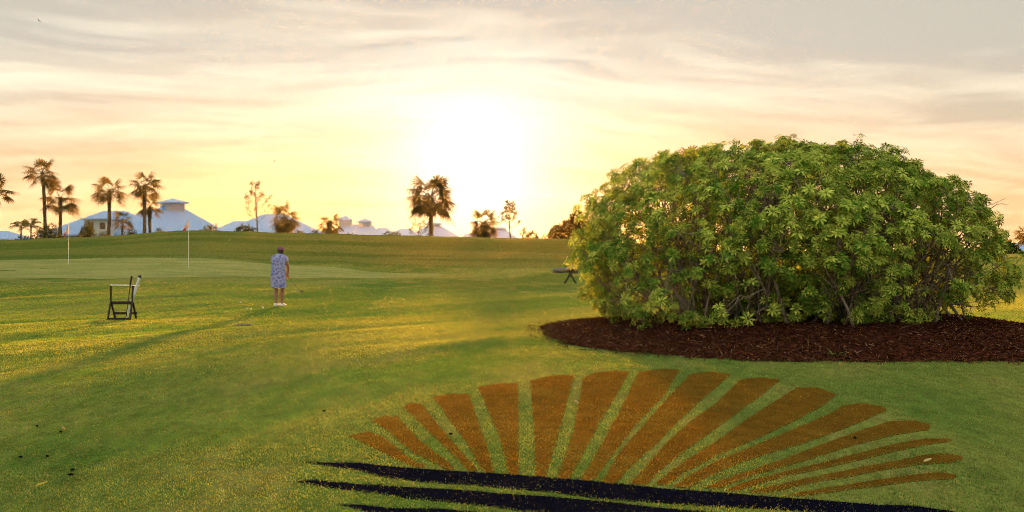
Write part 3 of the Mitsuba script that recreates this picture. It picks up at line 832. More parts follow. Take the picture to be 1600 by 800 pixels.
def shrub(label, x, y, rx, ztop, n, seed, name='shrub', cat='shrub', size=0.16, col=(0.055, 0.065, 0.020), ry=None, group=None):
    r = np.random.default_rng(seed + 40)
    key = thing(name, label, cat, group)
    z0 = float(height(x, y))
    ry = ry or rx
    H = ztop - z0
    st = MB()
    for k in range(9):
        a = k * 2.4
        e = np.array([x + 0.75 * rx * math.cos(a) * r.random(), y + 0.6 * ry * math.sin(a), z0 + H * r.uniform(0.5, 0.85)])
        st.add(*tube([[x + 0.15 * rx * math.cos(a), y, z0 - 0.1], (np.array([x, y, z0]) + e) / 2 + [0, 0, 0.15 * H], e], [0.035, 0.025, 0.01], 4))
    part(key, 'stem', mikit.ply(st.mesh(), 'tree_bark', True))
    d = unit(r.normal(0, 1, (n, 3)))
    d[:, 2] = np.abs(d[:, 2])
    lump = 0.72 + 0.55 * meshkit.fbm(d * 2.6 + seed, 3, 3)
    rad = (r.random(n) ** 0.45) * lump
    p = np.stack([x + d[:, 0] * rx * rad, y + d[:, 1] * ry * rad, z0 + 0.05 + d[:, 2] * H * rad], 1)
    cr = MB()
    leaf_cloud(cr, p, size, col, r)
    part(key, 'crown', cr.shape('frond'))


def far(px, d):
    return (px - 800) / 1386 * d


for lab, X, Y, rx, zt, n in (
    ('dense rounded shrub at the foot of the far left palm pair', -48.7, 93, 1.75, 1.6 + 43 * 93 / 1386, 1500),
    ('low shrub just left of the far left palm pair', -52.6, 96, 1.6, 1.6 + 24 * 96 / 1386, 700),
    ('round dark shrub left of the white bay with dark windows', -44.3, 92.5, 0.98, 1.6 + 46 * 92.5 / 1386, 1200),
    ('low dark shrub between the round shrub and the next palm trunk', -42.9, 93.5, 0.9, 1.6 + 33 * 93.5 / 1386, 500),
    ('small shrub at the foot of the palm left of the cupola', -39.9, 93, 0.95, 1.6 + 38 * 93 / 1386, 600),
    ('low shrub below the hip corner of the biggest roof', -37.0, 93, 1.0, 1.6 + 38 * 93 / 1386, 500),
    ('wide spiky low shrub at the right end of the biggest roof', -29.9, 88, 1.35, 1.6 + 42 * 88 / 1386, 900),
    ('low shrub at the foot of the slender sparse tree', -22.6, 75, 1.2, 1.6 + 41 * 75 / 1386, 800),
    ('small shrub right of the stout shaggy palm', -21.0, 88, 0.85, 1.6 + 34 * 88 / 1386, 450),
    ('flat low shrub between the shaggy palm and the small bushy palm', -18.7, 84, 0.8, 1.6 + 32 * 84 / 1386, 450),
    ('tiny shrub under the twin cupolas', -16.1, 88, 0.5, 1.6 + 30 * 88 / 1386, 260),
    ('low scrub on the crest to the left of the big lone palm', -11.0, 80, 1.4, 1.6 + 30 * 80 / 1386, 600),
    ('low scrub on the crest just right of the bare sapling', 1.6, 76, 0.9, 1.6 + 34 * 76 / 1386, 260),
    ('thin scrub on the crest nearest the dark trees by the bush', 3.1, 76, 0.8, 1.6 + 28 * 76 / 1386, 200),
):
    shrub(lab, X, Y, rx, zt, n, int(abs(X * 10)))
shrub('dark dense tree half hidden behind the left side of the bush', 6.0, 82, 1.9, 1.6 + 62 * 82 / 1386, 3200, 61, 'dense_tree', 'tree', 0.2, (0.05, 0.045, 0.02))
shrub('lower dark dense tree on the crest left of the bush', 4.4, 82, 1.15, 1.6 + 42 * 82 / 1386, 1600, 62, 'dense_tree', 'tree', 0.2, (0.05, 0.045, 0.02))
shrub('dark rounded tree at the far right beside the distant roof', 95.5, 172, 3.2, 1.6 + 17 * 172 / 1386, 1800, 63, 'dense_tree', 'tree', 0.35, (0.05, 0.05, 0.025))

# ------------------------------------------------------------------ houses
mat('metal_roof', {'type': 'principled', 'base_color': rgb(0.24, 0.41, 0.72), 'roughness': 0.42, 'metallic': 0.15, 'specular': 0.5})
mat('pale_roof', {'type': 'principled', 'base_color': rgb(0.34, 0.46, 0.70), 'roughness': 0.5, 'metallic': 0.1, 'specular': 0.5})
mat('white_wall', {'type': 'diffuse', 'reflectance': rgb(0.44, 0.49, 0.56)})
mat('glass', {'type': 'principled', 'base_color': rgb(0.03, 0.035, 0.045), 'roughness': 0.08, 'specular': 0.6})
mat('louvre', {'type': 'diffuse', 'reflectance': rgb(0.34, 0.38, 0.46)})


def hip_roof(w, l, ridge, z0, z1, seam=0.55):
    """hip roof over a w x l plan (ridge along x), eaves at z0, ridge at z1, with raised seams"""
    hw, hl, hr = w / 2, l / 2, ridge / 2
    c = [(-hw, -hl, z0), (hw, -hl, z0), (hw, hl, z0), (-hw, hl, z0)]
    low = [(x, y, z - 0.22) for x, y, z in c]
    m = trimesh.convex.convex_hull(np.array(c + low + [(-hr, 0, z1), (hr, 0, z1)], float))
    out = [(np.array(m.vertices), np.array(m.faces))]
    if seam:
        for sg in (-1, 1):
            for x in np.arange(-hw + seam / 2, hw, seam):
                t = 1.0 if abs(x) <= hr else (hw - abs(x)) / max(hw - hr, 1e-6)
                p0, p1 = np.array([x, sg * hl, z0 + 0.01]), np.array([x, sg * hl * (1 - t), z0 + (z1 - z0) * t + 0.01])
                if t > 0.06:
                    out.append(beam(p0, p1, 0.05, 0.06))
            for y in np.arange(-hl + seam / 2, hl, seam):
                t = (hl - abs(y)) / hl
                p0, p1 = np.array([sg * hw, y, z0 + 0.01]), np.array([sg * (hw - (hw - hr) * t), y, z0 + (z1 - z0) * t + 0.01])
                if t > 0.06:
                    out.append(beam(p0, p1, 0.05, 0.06))
    return out


def house(label, cx, cy, rz, wings, roof='metal_roof', cupolas=(), bays=(), g=None):
    """wings: (dx, dy, turn, w, l, ridge, eaves, top); cupolas: (dx, dy, w, zbase, zeave, ztop); all along the house's own axes"""
    key = thing('house', label, 'house')
    z0 = float(height(cx, cy)) - 0.3 if g is None else g
    for dx, dy, turn, w, l, ridge, ze, zt in wings:
        mb, wl = MB(), MB()
        for v, f in hip_roof(w, l, ridge, ze, zt):
            mb.add(place(place(v, (dx, dy, 0), turn), (cx, cy, 0), rz), f)
        part(key, 'roof', mikit.ply(mb.mesh(), roof))
        v, f = box_mesh(-w / 2 + .6, w / 2 - .6, -l / 2 + .6, l / 2 - .6, z0, ze - 0.12)
        wl.add(place(place(v, (dx, dy, 0), turn), (cx, cy, 0), rz), f)
        wk = part(key, 'wall', mikit.ply(wl.mesh(), 'white_wall'))
        for sx in np.arange(-w / 2 + 2.0, w / 2 - 1.5, 2.6):
            v, f = box_mesh(sx - 0.5, sx + 0.5, -l / 2 + 0.56, -l / 2 + 0.62, ze - 2.2, ze - 0.9)
            part(key, 'window', mikit.ply((place(place(v, (dx, dy, 0), turn), (cx, cy, 0), rz), f), 'glass'))
    for dx, dy, w, zb, ze, zt in cupolas:
        b = MB()
        v, f = box_mesh(-w * .36, w * .36, -w * .36, w * .36, zb, ze)
        b.add(v, f)
        for sx in (-1, 1):
            for sy in (-1, 1):
                b.add(*box_mesh(sx * w * .36 - .06, sx * w * .36 + .06, sy * w * .36 - .06, sy * w * .36 + .06, zb, ze - 0.001))
        cu = part(key, 'cupola', mikit.ply((place(place(b.mesh().vertices, (dx, dy, 0)), (cx, cy, 0), rz), b.mesh().faces), 'white_wall'))
        lv = MB()
        for side in range(4):
            for k in range(5):
                zz = ze - (ze - max(zb, ze - 1.3)) * (k + 0.6) / 5.4
                v, f = box_mesh(-w * .29, w * .29, -w * .375, -w * .36, zz - 0.06, zz + 0.06)
                lv.add(place(v, (0, 0, 0), side * PI / 2), f)
        scene[cu + '__louvre'] = mikit.ply((place(place(lv.mesh().vertices, (dx, dy, 0)), (cx, cy, 0), rz), lv.mesh().faces), 'louvre')
        cap = MB()
        for v, f in hip_roof(w, w, 0.1, ze + 0.1, zt, 0):
            cap.add(v, f)
        scene[cu + '__cap'] = mikit.ply((place(place(cap.mesh().vertices, (dx, dy, 0)), (cx, cy, 0), rz), cap.mesh().faces), roof)
    for x0, x1, yf, depth, zt, wins in bays:
        v, f = box_mesh(x0, x1, yf, yf + depth, z0, zt)
        bk = part(key, 'bay', mikit.ply((place(v, (cx, cy, 0), rz), f), 'white_wall'), 'white bay wall with dark windows')
        v, f = box_mesh(x0 - 0.4, x1 + 0.3, yf - 0.4, yf + depth, zt + 0.002, zt + 0.2)
        scene[bk + '__roof'] = mikit.ply((place(v, (cx, cy, 0), rz), f), roof)
        for k, (a, b, c, d) in enumerate(wins):
            v, f = box_mesh(a, b, yf - 0.05, yf + 0.05, c, d)
            wk = bk + '__window' + ('' if k == 0 else f'_{k:03d}')
            scene[wk] = mikit.ply((place(v, (cx, cy, 0), rz), f), 'glass')
    return key


def zz(py, d):
    return 1.6 + (393 - py) / 1386 * d


house('biggest house with pale blue hip roofs and a cupola behind the left palms', far(268, 139), 139, math.radians(42), [(0, 0, 0, 14.2, 12.6, 2.4, zz(366, 133), zz(321, 139))],
      cupolas=[(0.15, 0.0, 3.7, zz(334, 139), zz(317, 139), zz(310, 139))])
house('long lower wing of pale blue roof with a white bay, left of the cupola house', far(178, 136), 136, math.radians(-6), [(0, 0, 0, 19.0, 9.0, 3.4, zz(366, 132), zz(329.5, 136)), (4.6, 2.0, 0, 9.0, 9.0, 1.5, zz(362, 134), zz(327, 137))],
      bays=[(-0.9 + 0, 2.6, -6.4, 3.0, zz(343.5, 130), [(-0.35, 0.55, zz(358, 130), zz(347, 130)), (1.55, 2.4, zz(358, 130), zz(348, 130))])])
house('pale blue hip-roofed house behind the slender sparse tree', far(428, 150), 150, math.radians(4), [(0, 0, 0, 17.8, 11, 3.2, zz(367, 145), zz(334.5, 150)), (-6.0, 1.0, 0, 8.0, 9.0, 1.6, zz(364, 150), zz(345, 150))])
house('pale house with twin rooftop cupolas', far(566, 160), 160, math.radians(3), [(-1.0, 0, 0, 9.6, 9, 5.4, zz(370, 156), zz(350.5, 160)), (3.6, 0.5, 0, 6.0, 8, 1.2, zz(369, 157), zz(355, 160))], 'pale_roof',
      cupolas=[(-3.0, 0, 2.7, zz(358, 160), zz(344, 160), zz(337, 160)), (0.55, 0, 2.7, zz(358, 160), zz(347, 160), zz(340.5, 160))])
house('low distant pale roof between the twin cupolas and the lone palm', far(632, 170), 170, math.radians(-4), [(0, 0, 0, 8.0, 8, 1.2, zz(370, 165), zz(357, 170)), (5, 2, 0, 5.5, 6, 1, zz(370, 165), zz(359, 172))], 'pale_roof')
house('pale roofed house behind the trunk of the lone palm', far(678, 145), 145, math.radians(6), [(0, 0, 0, 9.4, 9, 1.0, zz(374, 140), zz(349.5, 145))], 'pale_roof', cupolas=[(0, 0, 2.6, zz(358, 145), zz(350, 145), zz(346.5, 145))])
house('low flat-ridged pale roof left of the low sunlit palm', far(737, 150), 150, 0, [(0, 0, 0, 3.6, 5, 2.2, zz(373, 147), zz(364.5, 150))], 'pale_roof')
house('small pale roof behind the slender leafy tree', far(782, 150), 150, math.radians(-5), [(0, 0, 0, 6.2, 7, 0.8, zz(374, 146), zz(356, 150))], 'pale_roof', cupolas=[(0, 0, 1.9, zz(362, 150), zz(357, 150), zz(353.5, 150))])
house('grey-blue roof at the left edge beyond the feathery palms', far(6, 150), 150, math.radians(-3), [(0, 0, 0, 6.5, 8, 1.5, zz(373, 147), zz(361, 150))])
house('pale blue roof at the far right edge beside the distant palm', far(1590, 185), 185, math.radians(-3), [(0, 0, 0, 9.5, 8, 2.0, zz(392, 180), zz(380, 185))])

# ------------------------------------------------------------------ golf flags, balls, stands
mat('white_paint', {'type': 'principled', 'base_color': rgb(0.74, 0.73, 0.70), 'roughness': 0.4})
mat('dark_wood', {'type': 'principled', 'base_color': rgb(0.016, 0.009, 0.010), 'roughness': 0.45, 'specular': 0.4})
mat('grey_paint', {'type': 'principled', 'base_color': rgb(0.11, 0.105, 0.11), 'roughness': 0.5})
mat('pvc', {'type': 'principled', 'base_color': rgb(0.62, 0.70, 0.80), 'roughness': 0.3})
mat('black_plastic', {'type': 'principled', 'base_color': rgb(0.012, 0.012, 0.014), 'roughness': 0.35})


def flag_colour(p, n, uv):
    return mikit.mix((0.70, 0.66, 0.66), (0.42, 0.10, 0.10), mikit.smoothstep(0.52, 0.60, mikit.fbm(uv.x * 2.0 + 3.3, uv.y * 5.0, 0.0, octaves=2)))


mat('flag_cloth', {'type': 'diffuse', 'reflectance': mikit.proc(flag_colour)})


def flagstick(label, x, y, H, seed):
    key = thing('golf_flag', label, 'flag')
    z = float(height(x, y))
    mb = MB()
    mb.add(*tube([[x, y, z - 0.1], [x, y, z + H * .5], [x, y, z + H]], [0.017, 0.016, 0.012], 8))
    part(key, 'pole', mikit.ply(mb.mesh(), 'white_paint', 40))
    n, m = 9, 12                                              # cloth hanging limp in folds from the pole's top
    u, v = np.meshgrid(np.linspace(0, 1, n), np.linspace(0, 1, m), indexing='ij')
    sgn = -1
    X = x + sgn * (0.012 + u * (0.07 + 0.19 * np.sin(np.clip(v, 0, 1) * 2.2) * (0.5 + 0.5 * v)))
    Y = y + 0.05 * np.sin(u * 9 + seed) * (0.3 + v)
    Z = z + H - 0.02 - v * (0.34 + 0.12 * u) - 0.16 * u
    V = np.stack([X, Y, Z], -1).reshape(-1, 3)
    i, j = np.meshgrid(np.arange(n - 1), np.arange(m - 1), indexing='ij')
    F = np.stack([i * m + j, (i + 1) * m + j, (i + 1) * m + j + 1, i * m + j + 1], -1).reshape(-1, 4)
    V2, F2 = np.vstack([V, V + [0, 0.004, 0]]), np.vstack([F, F[:, ::-1] + len(V)])
    uv = np.tile(np.stack([u, v], -1).reshape(-1, 2), (2, 1))
    part(key, 'flag', mikit.ply((V2, F2), 'flag_cloth', True, uv=uv), 'limp white and red flag')


flagstick('left golf flag hanging limp on the putting green', -22.75, 45.5, 2.10, 0)
flagstick('golf flag hanging limp in the middle of the putting green', -15.5, 42.5, 2.36, 2)

DIMPLED = trimesh.creation.icosphere(3, 0.022)
vv = np.array(DIMPLED.vertices)
vv = vv * (1 - 0.03 * (meshkit.noise(vv * 230, 4) > 0.6))[:, None]
for lab, X, Y in (('leftmost golf ball of the small group beside the person', -6.98, 23.35), ('farthest golf ball of the small group', -6.75, 24.0), ('golf ball on the right of the small group', -6.62, 23.6), ('nearest golf ball of the small group', -6.8, 23.1),
                  ('single golf ball left of the small ball group', -7.75, 25.3), ('golf ball lying on the lawn right of the person', -7.3, 30.0), ('golf ball high on the hill behind the putting green', -18.0, 56.5)):
    k = thing('golf_ball', lab, 'golf ball')
    scene[k] = mikit.ply((vv + [X, Y, float(height(X, Y)) + 0.034], DIMPLED.faces), 'white_paint', True)

# the bag rack: two A-shaped ends with rails between
key = thing('bag_stand', 'dark wooden golf bag rack with a pale top bar, standing alone on the left', 'golf bag rack')
SX, SY = far(190, 20.4), 20.4
SZ = float(height(SX, SY))
at = lambda x, y, z: (SX + x, SY + y, SZ + z)  # noqa: E731
for s in (-1, 1):
    for nm, pts in (('leg', [(s * 0.255, -0.16, 0), (s * 0.245, -0.02, 0.40)]), ('leg', [(s * 0.285 if s < 0 else 0.20, 0.30, 0), (s * 0.25, 0.02, 0.38)]), ('post', [(s * 0.245, -0.02, 0.38), (s * 0.255 - 0.02, 0.06, 0.77)])):
        mb = MB()
        mb.add(*beam(at(*pts[0]), at(*pts[1]), 0.034, 0.045, (0, 1, 0)))
        part(key, nm, mikit.ply(mb.mesh(), 'dark_wood'))
for nm, y, z, h in (('rail', 0.0, 0.385, 0.07), ('rail', 0.20, 0.13, 0.055), ('rail', -0.15, 0.025, 0.045)):
    mb = MB()
    mb.add(*beam(at(-0.262, y, z), at(0.262, y, z), 0.03, h))
    part(key, nm, mikit.ply(mb.mesh(), 'dark_wood'))
mb = MB()
mb.add(*rod(at(-0.30, 0.075, 0.785), at(0.38, 0.075, 0.775), 0.014))
part(key, 'top_bar', mikit.ply(mb.mesh(), 'white_paint', 40), 'thin pale top bar')
key = thing('ball_pick_up_tube', 'white ball collecting tube with a black end leaning through the rack', 'ball tube')
p0, p1 = np.array(at(0.06, 0.10, 0.02)), np.array(at(0.40, 0.02, 0.97))
mb = MB()
mb.add(*tube([p0, p0 * .6 + p1 * .4, p1], [0.031, 0.031, 0.031], 14))
part(key, 'tube', mikit.ply(mb.mesh(), 'pvc', 40))
mb = MB()
e = unit(p1 - p0)
mb.add(*tube([p1 - e * 0.002, p1 + e * 0.02, p1 + e * 0.045], [0.036, 0.038, 0.030], 14))
part(key, 'cap', mikit.ply(mb.mesh(), 'black_plastic', 40), 'black end cap')
mb = MB()
mb.add(*tube([at(0.115, -0.05, 0.02), at(0.16, -0.035, 0.40), at(0.205, -0.02, 0.78)], [0.010, 0.010, 0.012], 8))
mb.add(*tube([at(0.205, -0.02, 0.775), at(0.215, -0.018, 0.88), at(0.235, -0.015, 1.0)], [0.016, 0.019, 0.022], 10))
mb.add(*beam(at(0.07, -0.06, 0.025), at(0.13, -0.045, 0.03), 0.02, 0.045))
scene[thing('golf_club', 'dark golf club leaning upright in the rack beside the white tube', 'golf club')] = mikit.ply(mb.mesh(), 'black_plastic', 40)

# the other rack, seen end on beside the bush
SX, SY = 2.72, 41.0
SZ = float(height(SX, SY))
key = thing('bag_stand', 'dark cross-legged golf bag rack by the left edge of the bush', 'golf bag rack')
for y in (0.0, 0.55):
    for p, q in (((-0.28, y, 0), (0.10, y, 0.62)), ((0.26, y + 0.05, 0), (-0.10, y + 0.05, 0.62))):
        mb = MB()
        mb.add(*beam(at(*p), at(*q), 0.05, 0.06, (0, 1, 0)))
        part(key, 'leg', mikit.ply(mb.mesh(), 'dark_wood'))
mb = MB()
mb.add(*beam(at(0, -0.05, 0.36), at(0, 0.65, 0.36), 0.05, 0.07))
part(key, 'rail', mikit.ply(mb.mesh(), 'dark_wood'))
mb = MB()
mb.add(*rod(at(0.02, 0.1, 0.62), at(0.05, 0.1, 1.12), 0.012))
part(key, 'post', mikit.ply(mb.mesh(), 'white_paint'))
key = thing('golf_bag', 'grey golf bag lying across the rack beside the bush', 'golf bag')
t = np.linspace(0, 1, 7)
mb = MB()
mb.add(*tube([at(-0.82 + 1.15 * s, 0.25, 0.58 + 0.06 * s) for s in t], [0.10, 0.115, 0.11, 0.115, 0.13, 0.175, 0.165], 14))
part(key, 'body', mikit.ply(mb.mesh(), 'grey_paint', 40))
mb = MB()
mb.add(*tube([at(-0.1, 0.13, 0.62), at(0.0, 0.07, 0.62), at(0.2, 0.07, 0.64), at(0.28, 0.12, 0.64)], [0.03, 0.055, 0.055, 0.03], 8))
part(key, 'pocket', mikit.ply(mb.mesh(), 'dark_wood', 40))
mb = MB()
mb.add(*tube([at(-0.70, 0.13, 0.60), at(-0.4, 0.10, 0.50), at(-0.1, 0.13, 0.60)], [0.015] * 3, 6))
part(key, 'strap', mikit.ply(mb.mesh(), 'dark_wood', 40))

# dark round disc in the lawn, bars inside a rim
X, Y = far(380, 18.9), 18.9
Z = float(height(X, Y))
key = thing('dark_disc', 'small dark round disc set flush in the lawn near the person', 'cover')
ring = trimesh.creation.annulus(0.17, 0.20, 0.03, sections=36)
part(key, 'rim', mikit.ply((np.array(ring.vertices) + [X, Y, Z - 0.002], ring.faces), 'black_plastic', 40))
mb = MB()
for k in range(-5, 6):
    w = math.sqrt(max(0.0, 0.17 ** 2 - (k * 0.030) ** 2))
    mb.add(*beam((X - w, Y + k * 0.030, Z + 0.006), (X + w, Y + k * 0.030, Z + 0.006), 0.02, 0.02))
part(key, 'grate', mikit.ply(mb.mesh(), 'black_plastic'))

# ------------------------------------------------------------------ the person
WX, WY = far(434.5, 24.6), 24.6
WZ = float(height(WX, WY)) + 0.012


def limb(chain):
    """chain of (point, radius): hulls of neighbouring spheres"""
    out = m3.Manifold()
    for (p, r), (q, s) in zip(chain, chain[1:]):
        a = m3.Manifold.sphere(r, 20).translate(list(map(float, p)))
        b = m3.Manifold.sphere(s, 20).translate(list(map(float, q)))
        out = out + m3.Manifold.batch_hull([a, b])
    return out


def to_tri(m, edge=0.02, rounds=8):
    g = m.refine_to_length(edge).to_mesh()
    t = trimesh.Trimesh(g.vert_properties[:, :3], g.tri_verts)
    if rounds:
        trimesh.smoothing.filter_taubin(t, iterations=rounds)
    return t


def hand(wrist, aim, across, curl_to):
    """palm and five fingers; fingers bend from aim towards curl_to"""
    wrist, aim, across, cv = map(np.asarray, (wrist, unit(np.asarray(aim, float)), unit(np.asarray(across, float)), unit(np.asarray(curl_to, float))))
    palm = wrist + aim * 0.085
    m = m3.Manifold.batch_hull([m3.Manifold.sphere(r, 14).translate(list(map(float, p))) for p, r in
                                ((wrist, 0.024), (palm + across * 0.030, 0.013), (palm - across * 0.030, 0.013), (wrist + aim * 0.03 + across * 0.026, 0.014), (wrist + aim * 0.03 - across * 0.024, 0.014))])
    for k, ln in enumerate((0.072, 0.080, 0.076, 0.060)):
        b = palm + across * (0.030 - 0.020 * k)
        d1, d2, d3 = unit(aim + cv * 0.5), unit(aim * 0.2 + cv), unit(cv - aim * 0.7)
        p1 = b + d1 * ln * 0.42
        p2 = p1 + d2 * ln * 0.33
        p3 = p2 + d3 * ln * 0.25
        m = m + limb([(b, 0.0095), (p1, 0.009), (p2, 0.0085), (p3, 0.0075)])
    b = wrist + aim * 0.03 + across * 0.028
    m = m + limb([(b, 0.012), (b + across * 0.025 + aim * 0.025, 0.0105), (b + across * 0.018 + aim * 0.05 + cv * 0.018, 0.009)])
    return m


person = thing('person', 'person in a blue and white floral sleeveless dress seen from behind, holding a golf club', 'person')
hands = np.array([0.16, 0.33, 0.80])
body = limb([((0.0, 0, 0.84), 0.135), ((0.01, 0, 1.05), 0.115), ((0.01, 0.01, 1.24), 0.125), ((0.02, 0.02, 1.36), 0.09), ((0.03, 0.03, 1.45), 0.052), ((0.04, 0.05, 1.50), 0.048)])
body = body + limb([((-0.15, 0.01, 1.36), 0.055), ((0.02, 0.01, 1.38), 0.07), ((0.185, 0.02, 1.355), 0.055)])
for sx, foot in ((-1, (-0.06, 0.02)), (1, (0.075, 0.09))):
    hip = np.array([sx * 0.085, 0.0, 0.82])
    kn = np.array([hip[0] * .75 + foot[0] * .25 + 0.01, foot[1] + 0.03, 0.455])
    an = np.array([foot[0], foot[1] - 0.02, 0.085])
    calf = kn * 0.62 + an * 0.38 + [0, -0.02, 0]
    body = body + limb([(hip, 0.092), (hip * .5 + kn * .5, 0.076), (kn, 0.055), (calf, 0.056), (an * .75 + kn * .25, 0.042), (an, 0.036), (an + [0, 0.06, -0.045], 0.035)])
rw, lw = hands + [0.01, -0.035, 0.075], hands + [-0.03, -0.03, 0.12]
body = body + limb([((0.185, 0.02, 1.355), 0.055), ((0.235, 0.06, 1.20), 0.047), ((0.245, 0.12, 1.08), 0.042), ((0.22, 0.2, 0.97), 0.036), (rw, 0.025)])
body = body + limb([((-0.15, 0.01, 1.36), 0.053), ((-0.14, 0.14, 1.20), 0.046), ((-0.10, 0.24, 1.09), 0.041), ((0.02, 0.28, 1.0), 0.035), (lw, 0.025)])
body = body + hand(rw, hands - rw + [0, 0, -0.02], (0, -0.3, -1), (-1, 0.2, 0)) + hand(lw, hands - lw + [0.02, 0, 0.02], (0, -0.3, -1), (1, -0.3, 0))
HC = np.array([0.055, 0.075, 1.545])
head = m3.Manifold.batch_hull([m3.Manifold.sphere(r, 24).translate(list(map(float, HC + np.array(o)))) for o, r in (((0, -0.01, 0.025), 0.088), ((0, 0.015, 0.0), 0.084), ((0, 0.05, -0.075), 0.042), ((0, 0.03, -0.045), 0.06))])
head = head + limb([(HC + [0, 0.09, 0.0], 0.013), (HC + [0, 0.112, -0.028], 0.015)])                      # nose
for sx in (-1, 1):
    head = head + m3.Manifold.sphere(0.024, 12).scale([0.4, 0.8, 1.25]).translate(list(map(float, HC + [sx * 0.086, 0.005, -0.015])))
body = body + head
mat('skin', {'type': 'principled', 'base_color': rgb(0.30, 0.155, 0.105), 'roughness': 0.5})
tb = to_tri(body, 0.014, 6)
PV = lambda v: np.array(v) + [WX, WY, WZ]  # noqa: E731
part(person, 'body', mikit.ply((PV(tb.vertices), tb.faces), 'skin', True))
face = MB()
for sx in (-1, 1):
    s = trimesh.creation.icosphere(2, 0.011)
    face.add(np.array(s.vertices) * [1.3, 0.6, 0.8] + HC + [sx * 0.033, 0.088, 0.008], s.faces, (0.55, 0.52, 0.5))
    s = trimesh.creation.icosphere(1, 0.0055)
    face.add(np.array(s.vertices) * [1, 0.5, 1] + HC + [sx * 0.033, 0.0955, 0.008], s.faces, (0.02, 0.012, 0.01))
    face.add(*tube([HC + [sx * 0.016, 0.094, 0.03], HC + [sx * 0.035, 0.092, 0.035], HC + [sx * 0.054, 0.078, 0.028]], [0.003, 0.004, 0.002], 5), (0.05, 0.03, 0.02))
face.add(*tube([HC + [-0.024, 0.082, -0.062], HC + [0, 0.095, -0.06], HC + [0.024, 0.082, -0.062]], [0.003, 0.007, 0.003], 6), (0.28, 0.08, 0.07))
part(person, 'face', mikit.ply((PV(face.mesh().vertices), face.mesh().faces), 'tinted', False, color=np.vstack(face.c)))


def dress_colour(p, n, uv):
    w = mikit.fbm(p.x * 9.0, p.y * 9.0, p.z * 9.0 + 3.0) * 0.5
    d1, d2, k = mikit.voronoi((p.x + p.y * 0.7) * 15.0 + w, p.z * 15.0 + w)
    c = mikit.mix((0.29, 0.32, 0.62), (0.09, 0.12, 0.44), mikit.smoothstep(0.46, 0.38, d1) * mikit.smoothstep(0.25, 0.35, k))
    c = mikit.mix(c, (0.42, 0.18, 0.30), mikit.smoothstep(0.22, 0.14, d1) * mikit.smoothstep(0.6, 0.7, k))
    return mikit.mix(c, (0.20, 0.27, 0.60), 0.7 * mikit.smoothstep(0.55, 0.65, mikit.fbm(p.x * 22.0, p.z * 22.0, p.y * 22.0)))


mat('floral', {'type': 'principled', 'base_color': mikit.proc(dress_colour), 'roughness': 0.8, 'sheen': 0.2})
secs = [(0.525, 0.205, 0.170, 0.015, 0.0), (0.62, 0.208, 0.172, 0.012, 0), (0.75, 0.205, 0.172, 0.008, 0), (0.88, 0.200, 0.168, 0.004, 0), (1.02, 0.186, 0.152, 0.006, 0), (1.14, 0.184, 0.148, 0.008, 0.005), (1.24, 0.192, 0.150, 0.012, 0.01),
        (1.32, 0.205, 0.138, 0.016, 0.015), (1.385, 0.205, 0.115, 0.020, 0.02), (1.425, 0.165, 0.095, 0.024, 0.025), (1.455, 0.100, 0.078, 0.030, 0.03), (1.470, 0.070, 0.068, 0.035, 0.033)]
N = 64
an = np.linspace(0, 2 * PI, N, endpoint=False)
ring = []
for i, (z, ax, ay, cx, cy) in enumerate(secs):
    fold = 1 + 0.035 * np.sin(an * 7 + z * 3) * sm(1.1, 0.55, z) + 0.015 * np.sin(an * 13 + 2) * sm(1.1, 0.55, z)
    ring.append(np.stack([cx + ax * fold * np.cos(an), cy + ay * fold * np.sin(an), z + 0.012 * np.sin(an * 2 + 1) * (i == 0)], 1))
inner = [r * [1, 1, 1] + (np.array([secs[i][3], secs[i][4], 0]) - r * [1, 1, 0]) * 0.03 for i, r in enumerate(ring)]
V = np.vstack(ring + inner[:1])
F = []
for i in range(len(ring) - 1):
    k = np.arange(N)
    F.append(np.stack([i * N + k, i * N + (k + 1) % N, (i + 1) * N + (k + 1) % N, (i + 1) * N + k], 1))
k = np.arange(N)
F.append(np.stack([len(ring) * N + (k + 1) % N, k + 0 * N, (k + 1) % N, len(ring) * N + (k + 1) % N], 1)[:, [0, 0, 1, 2]][:, [1, 2, 3, 0]])
part(person, 'dress', mikit.ply((PV(V), np.vstack(F[:-1])), 'floral', True), 'knee-length blue and white floral dress')
sl = MB()
for sx, c, e in ((1, (0.175, 0.02, 1.365), (0.238, 0.05, 1.27)), (-1, (-0.14, 0.015, 1.365), (-0.165, 0.09, 1.28))):
    sl.add(*tube([np.array(c) * 1.0 - [sx * 0.04, 0, -0.02], c, e], [0.055, 0.068, 0.062], 16, False))
part(person, 'sleeve', mikit.ply((PV(sl.mesh().vertices), sl.mesh().faces), 'floral', True))
mat('hair', {'type': 'principled', 'base_color': rgb(0.030, 0.016, 0.016), 'roughness': 0.55})
hm = m3.Manifold.batch_hull([m3.Manifold.sphere(r, 24).translate(list(map(float, HC + np.array(o)))) for o, r in (((0, -0.022, 0.02), 0.093), ((0.0, -0.045, -0.045), 0.062), ((0.02, -0.04, -0.06), 0.055))])
ht = to_tri(hm, 0.012, 4)
hv = np.array(ht.vertices)
hv = hv * 1.0 + unit(hv - HC) * (0.006 * (meshkit.fbm(hv * [70, 70, 14], 2, 3) - 0.5))[:, None]
part(person, 'hair', mikit.ply((PV(hv), ht.faces), 'hair', True))
mat('cap_cloth', {'type': 'principled', 'base_color': rgb(0.13, 0.035, 0.15), 'roughness': 0.8})
cm = m3.Manifold.sphere(0.100, 32).scale([0.98, 1.03, 0.92]).translate(list(map(float, HC + [0, -0.012, 0.028]))) ^ m3.Manifold.cube([0.4, 0.4, 0.2], True).translate(list(map(float, HC + [0, 0, 0.123])))
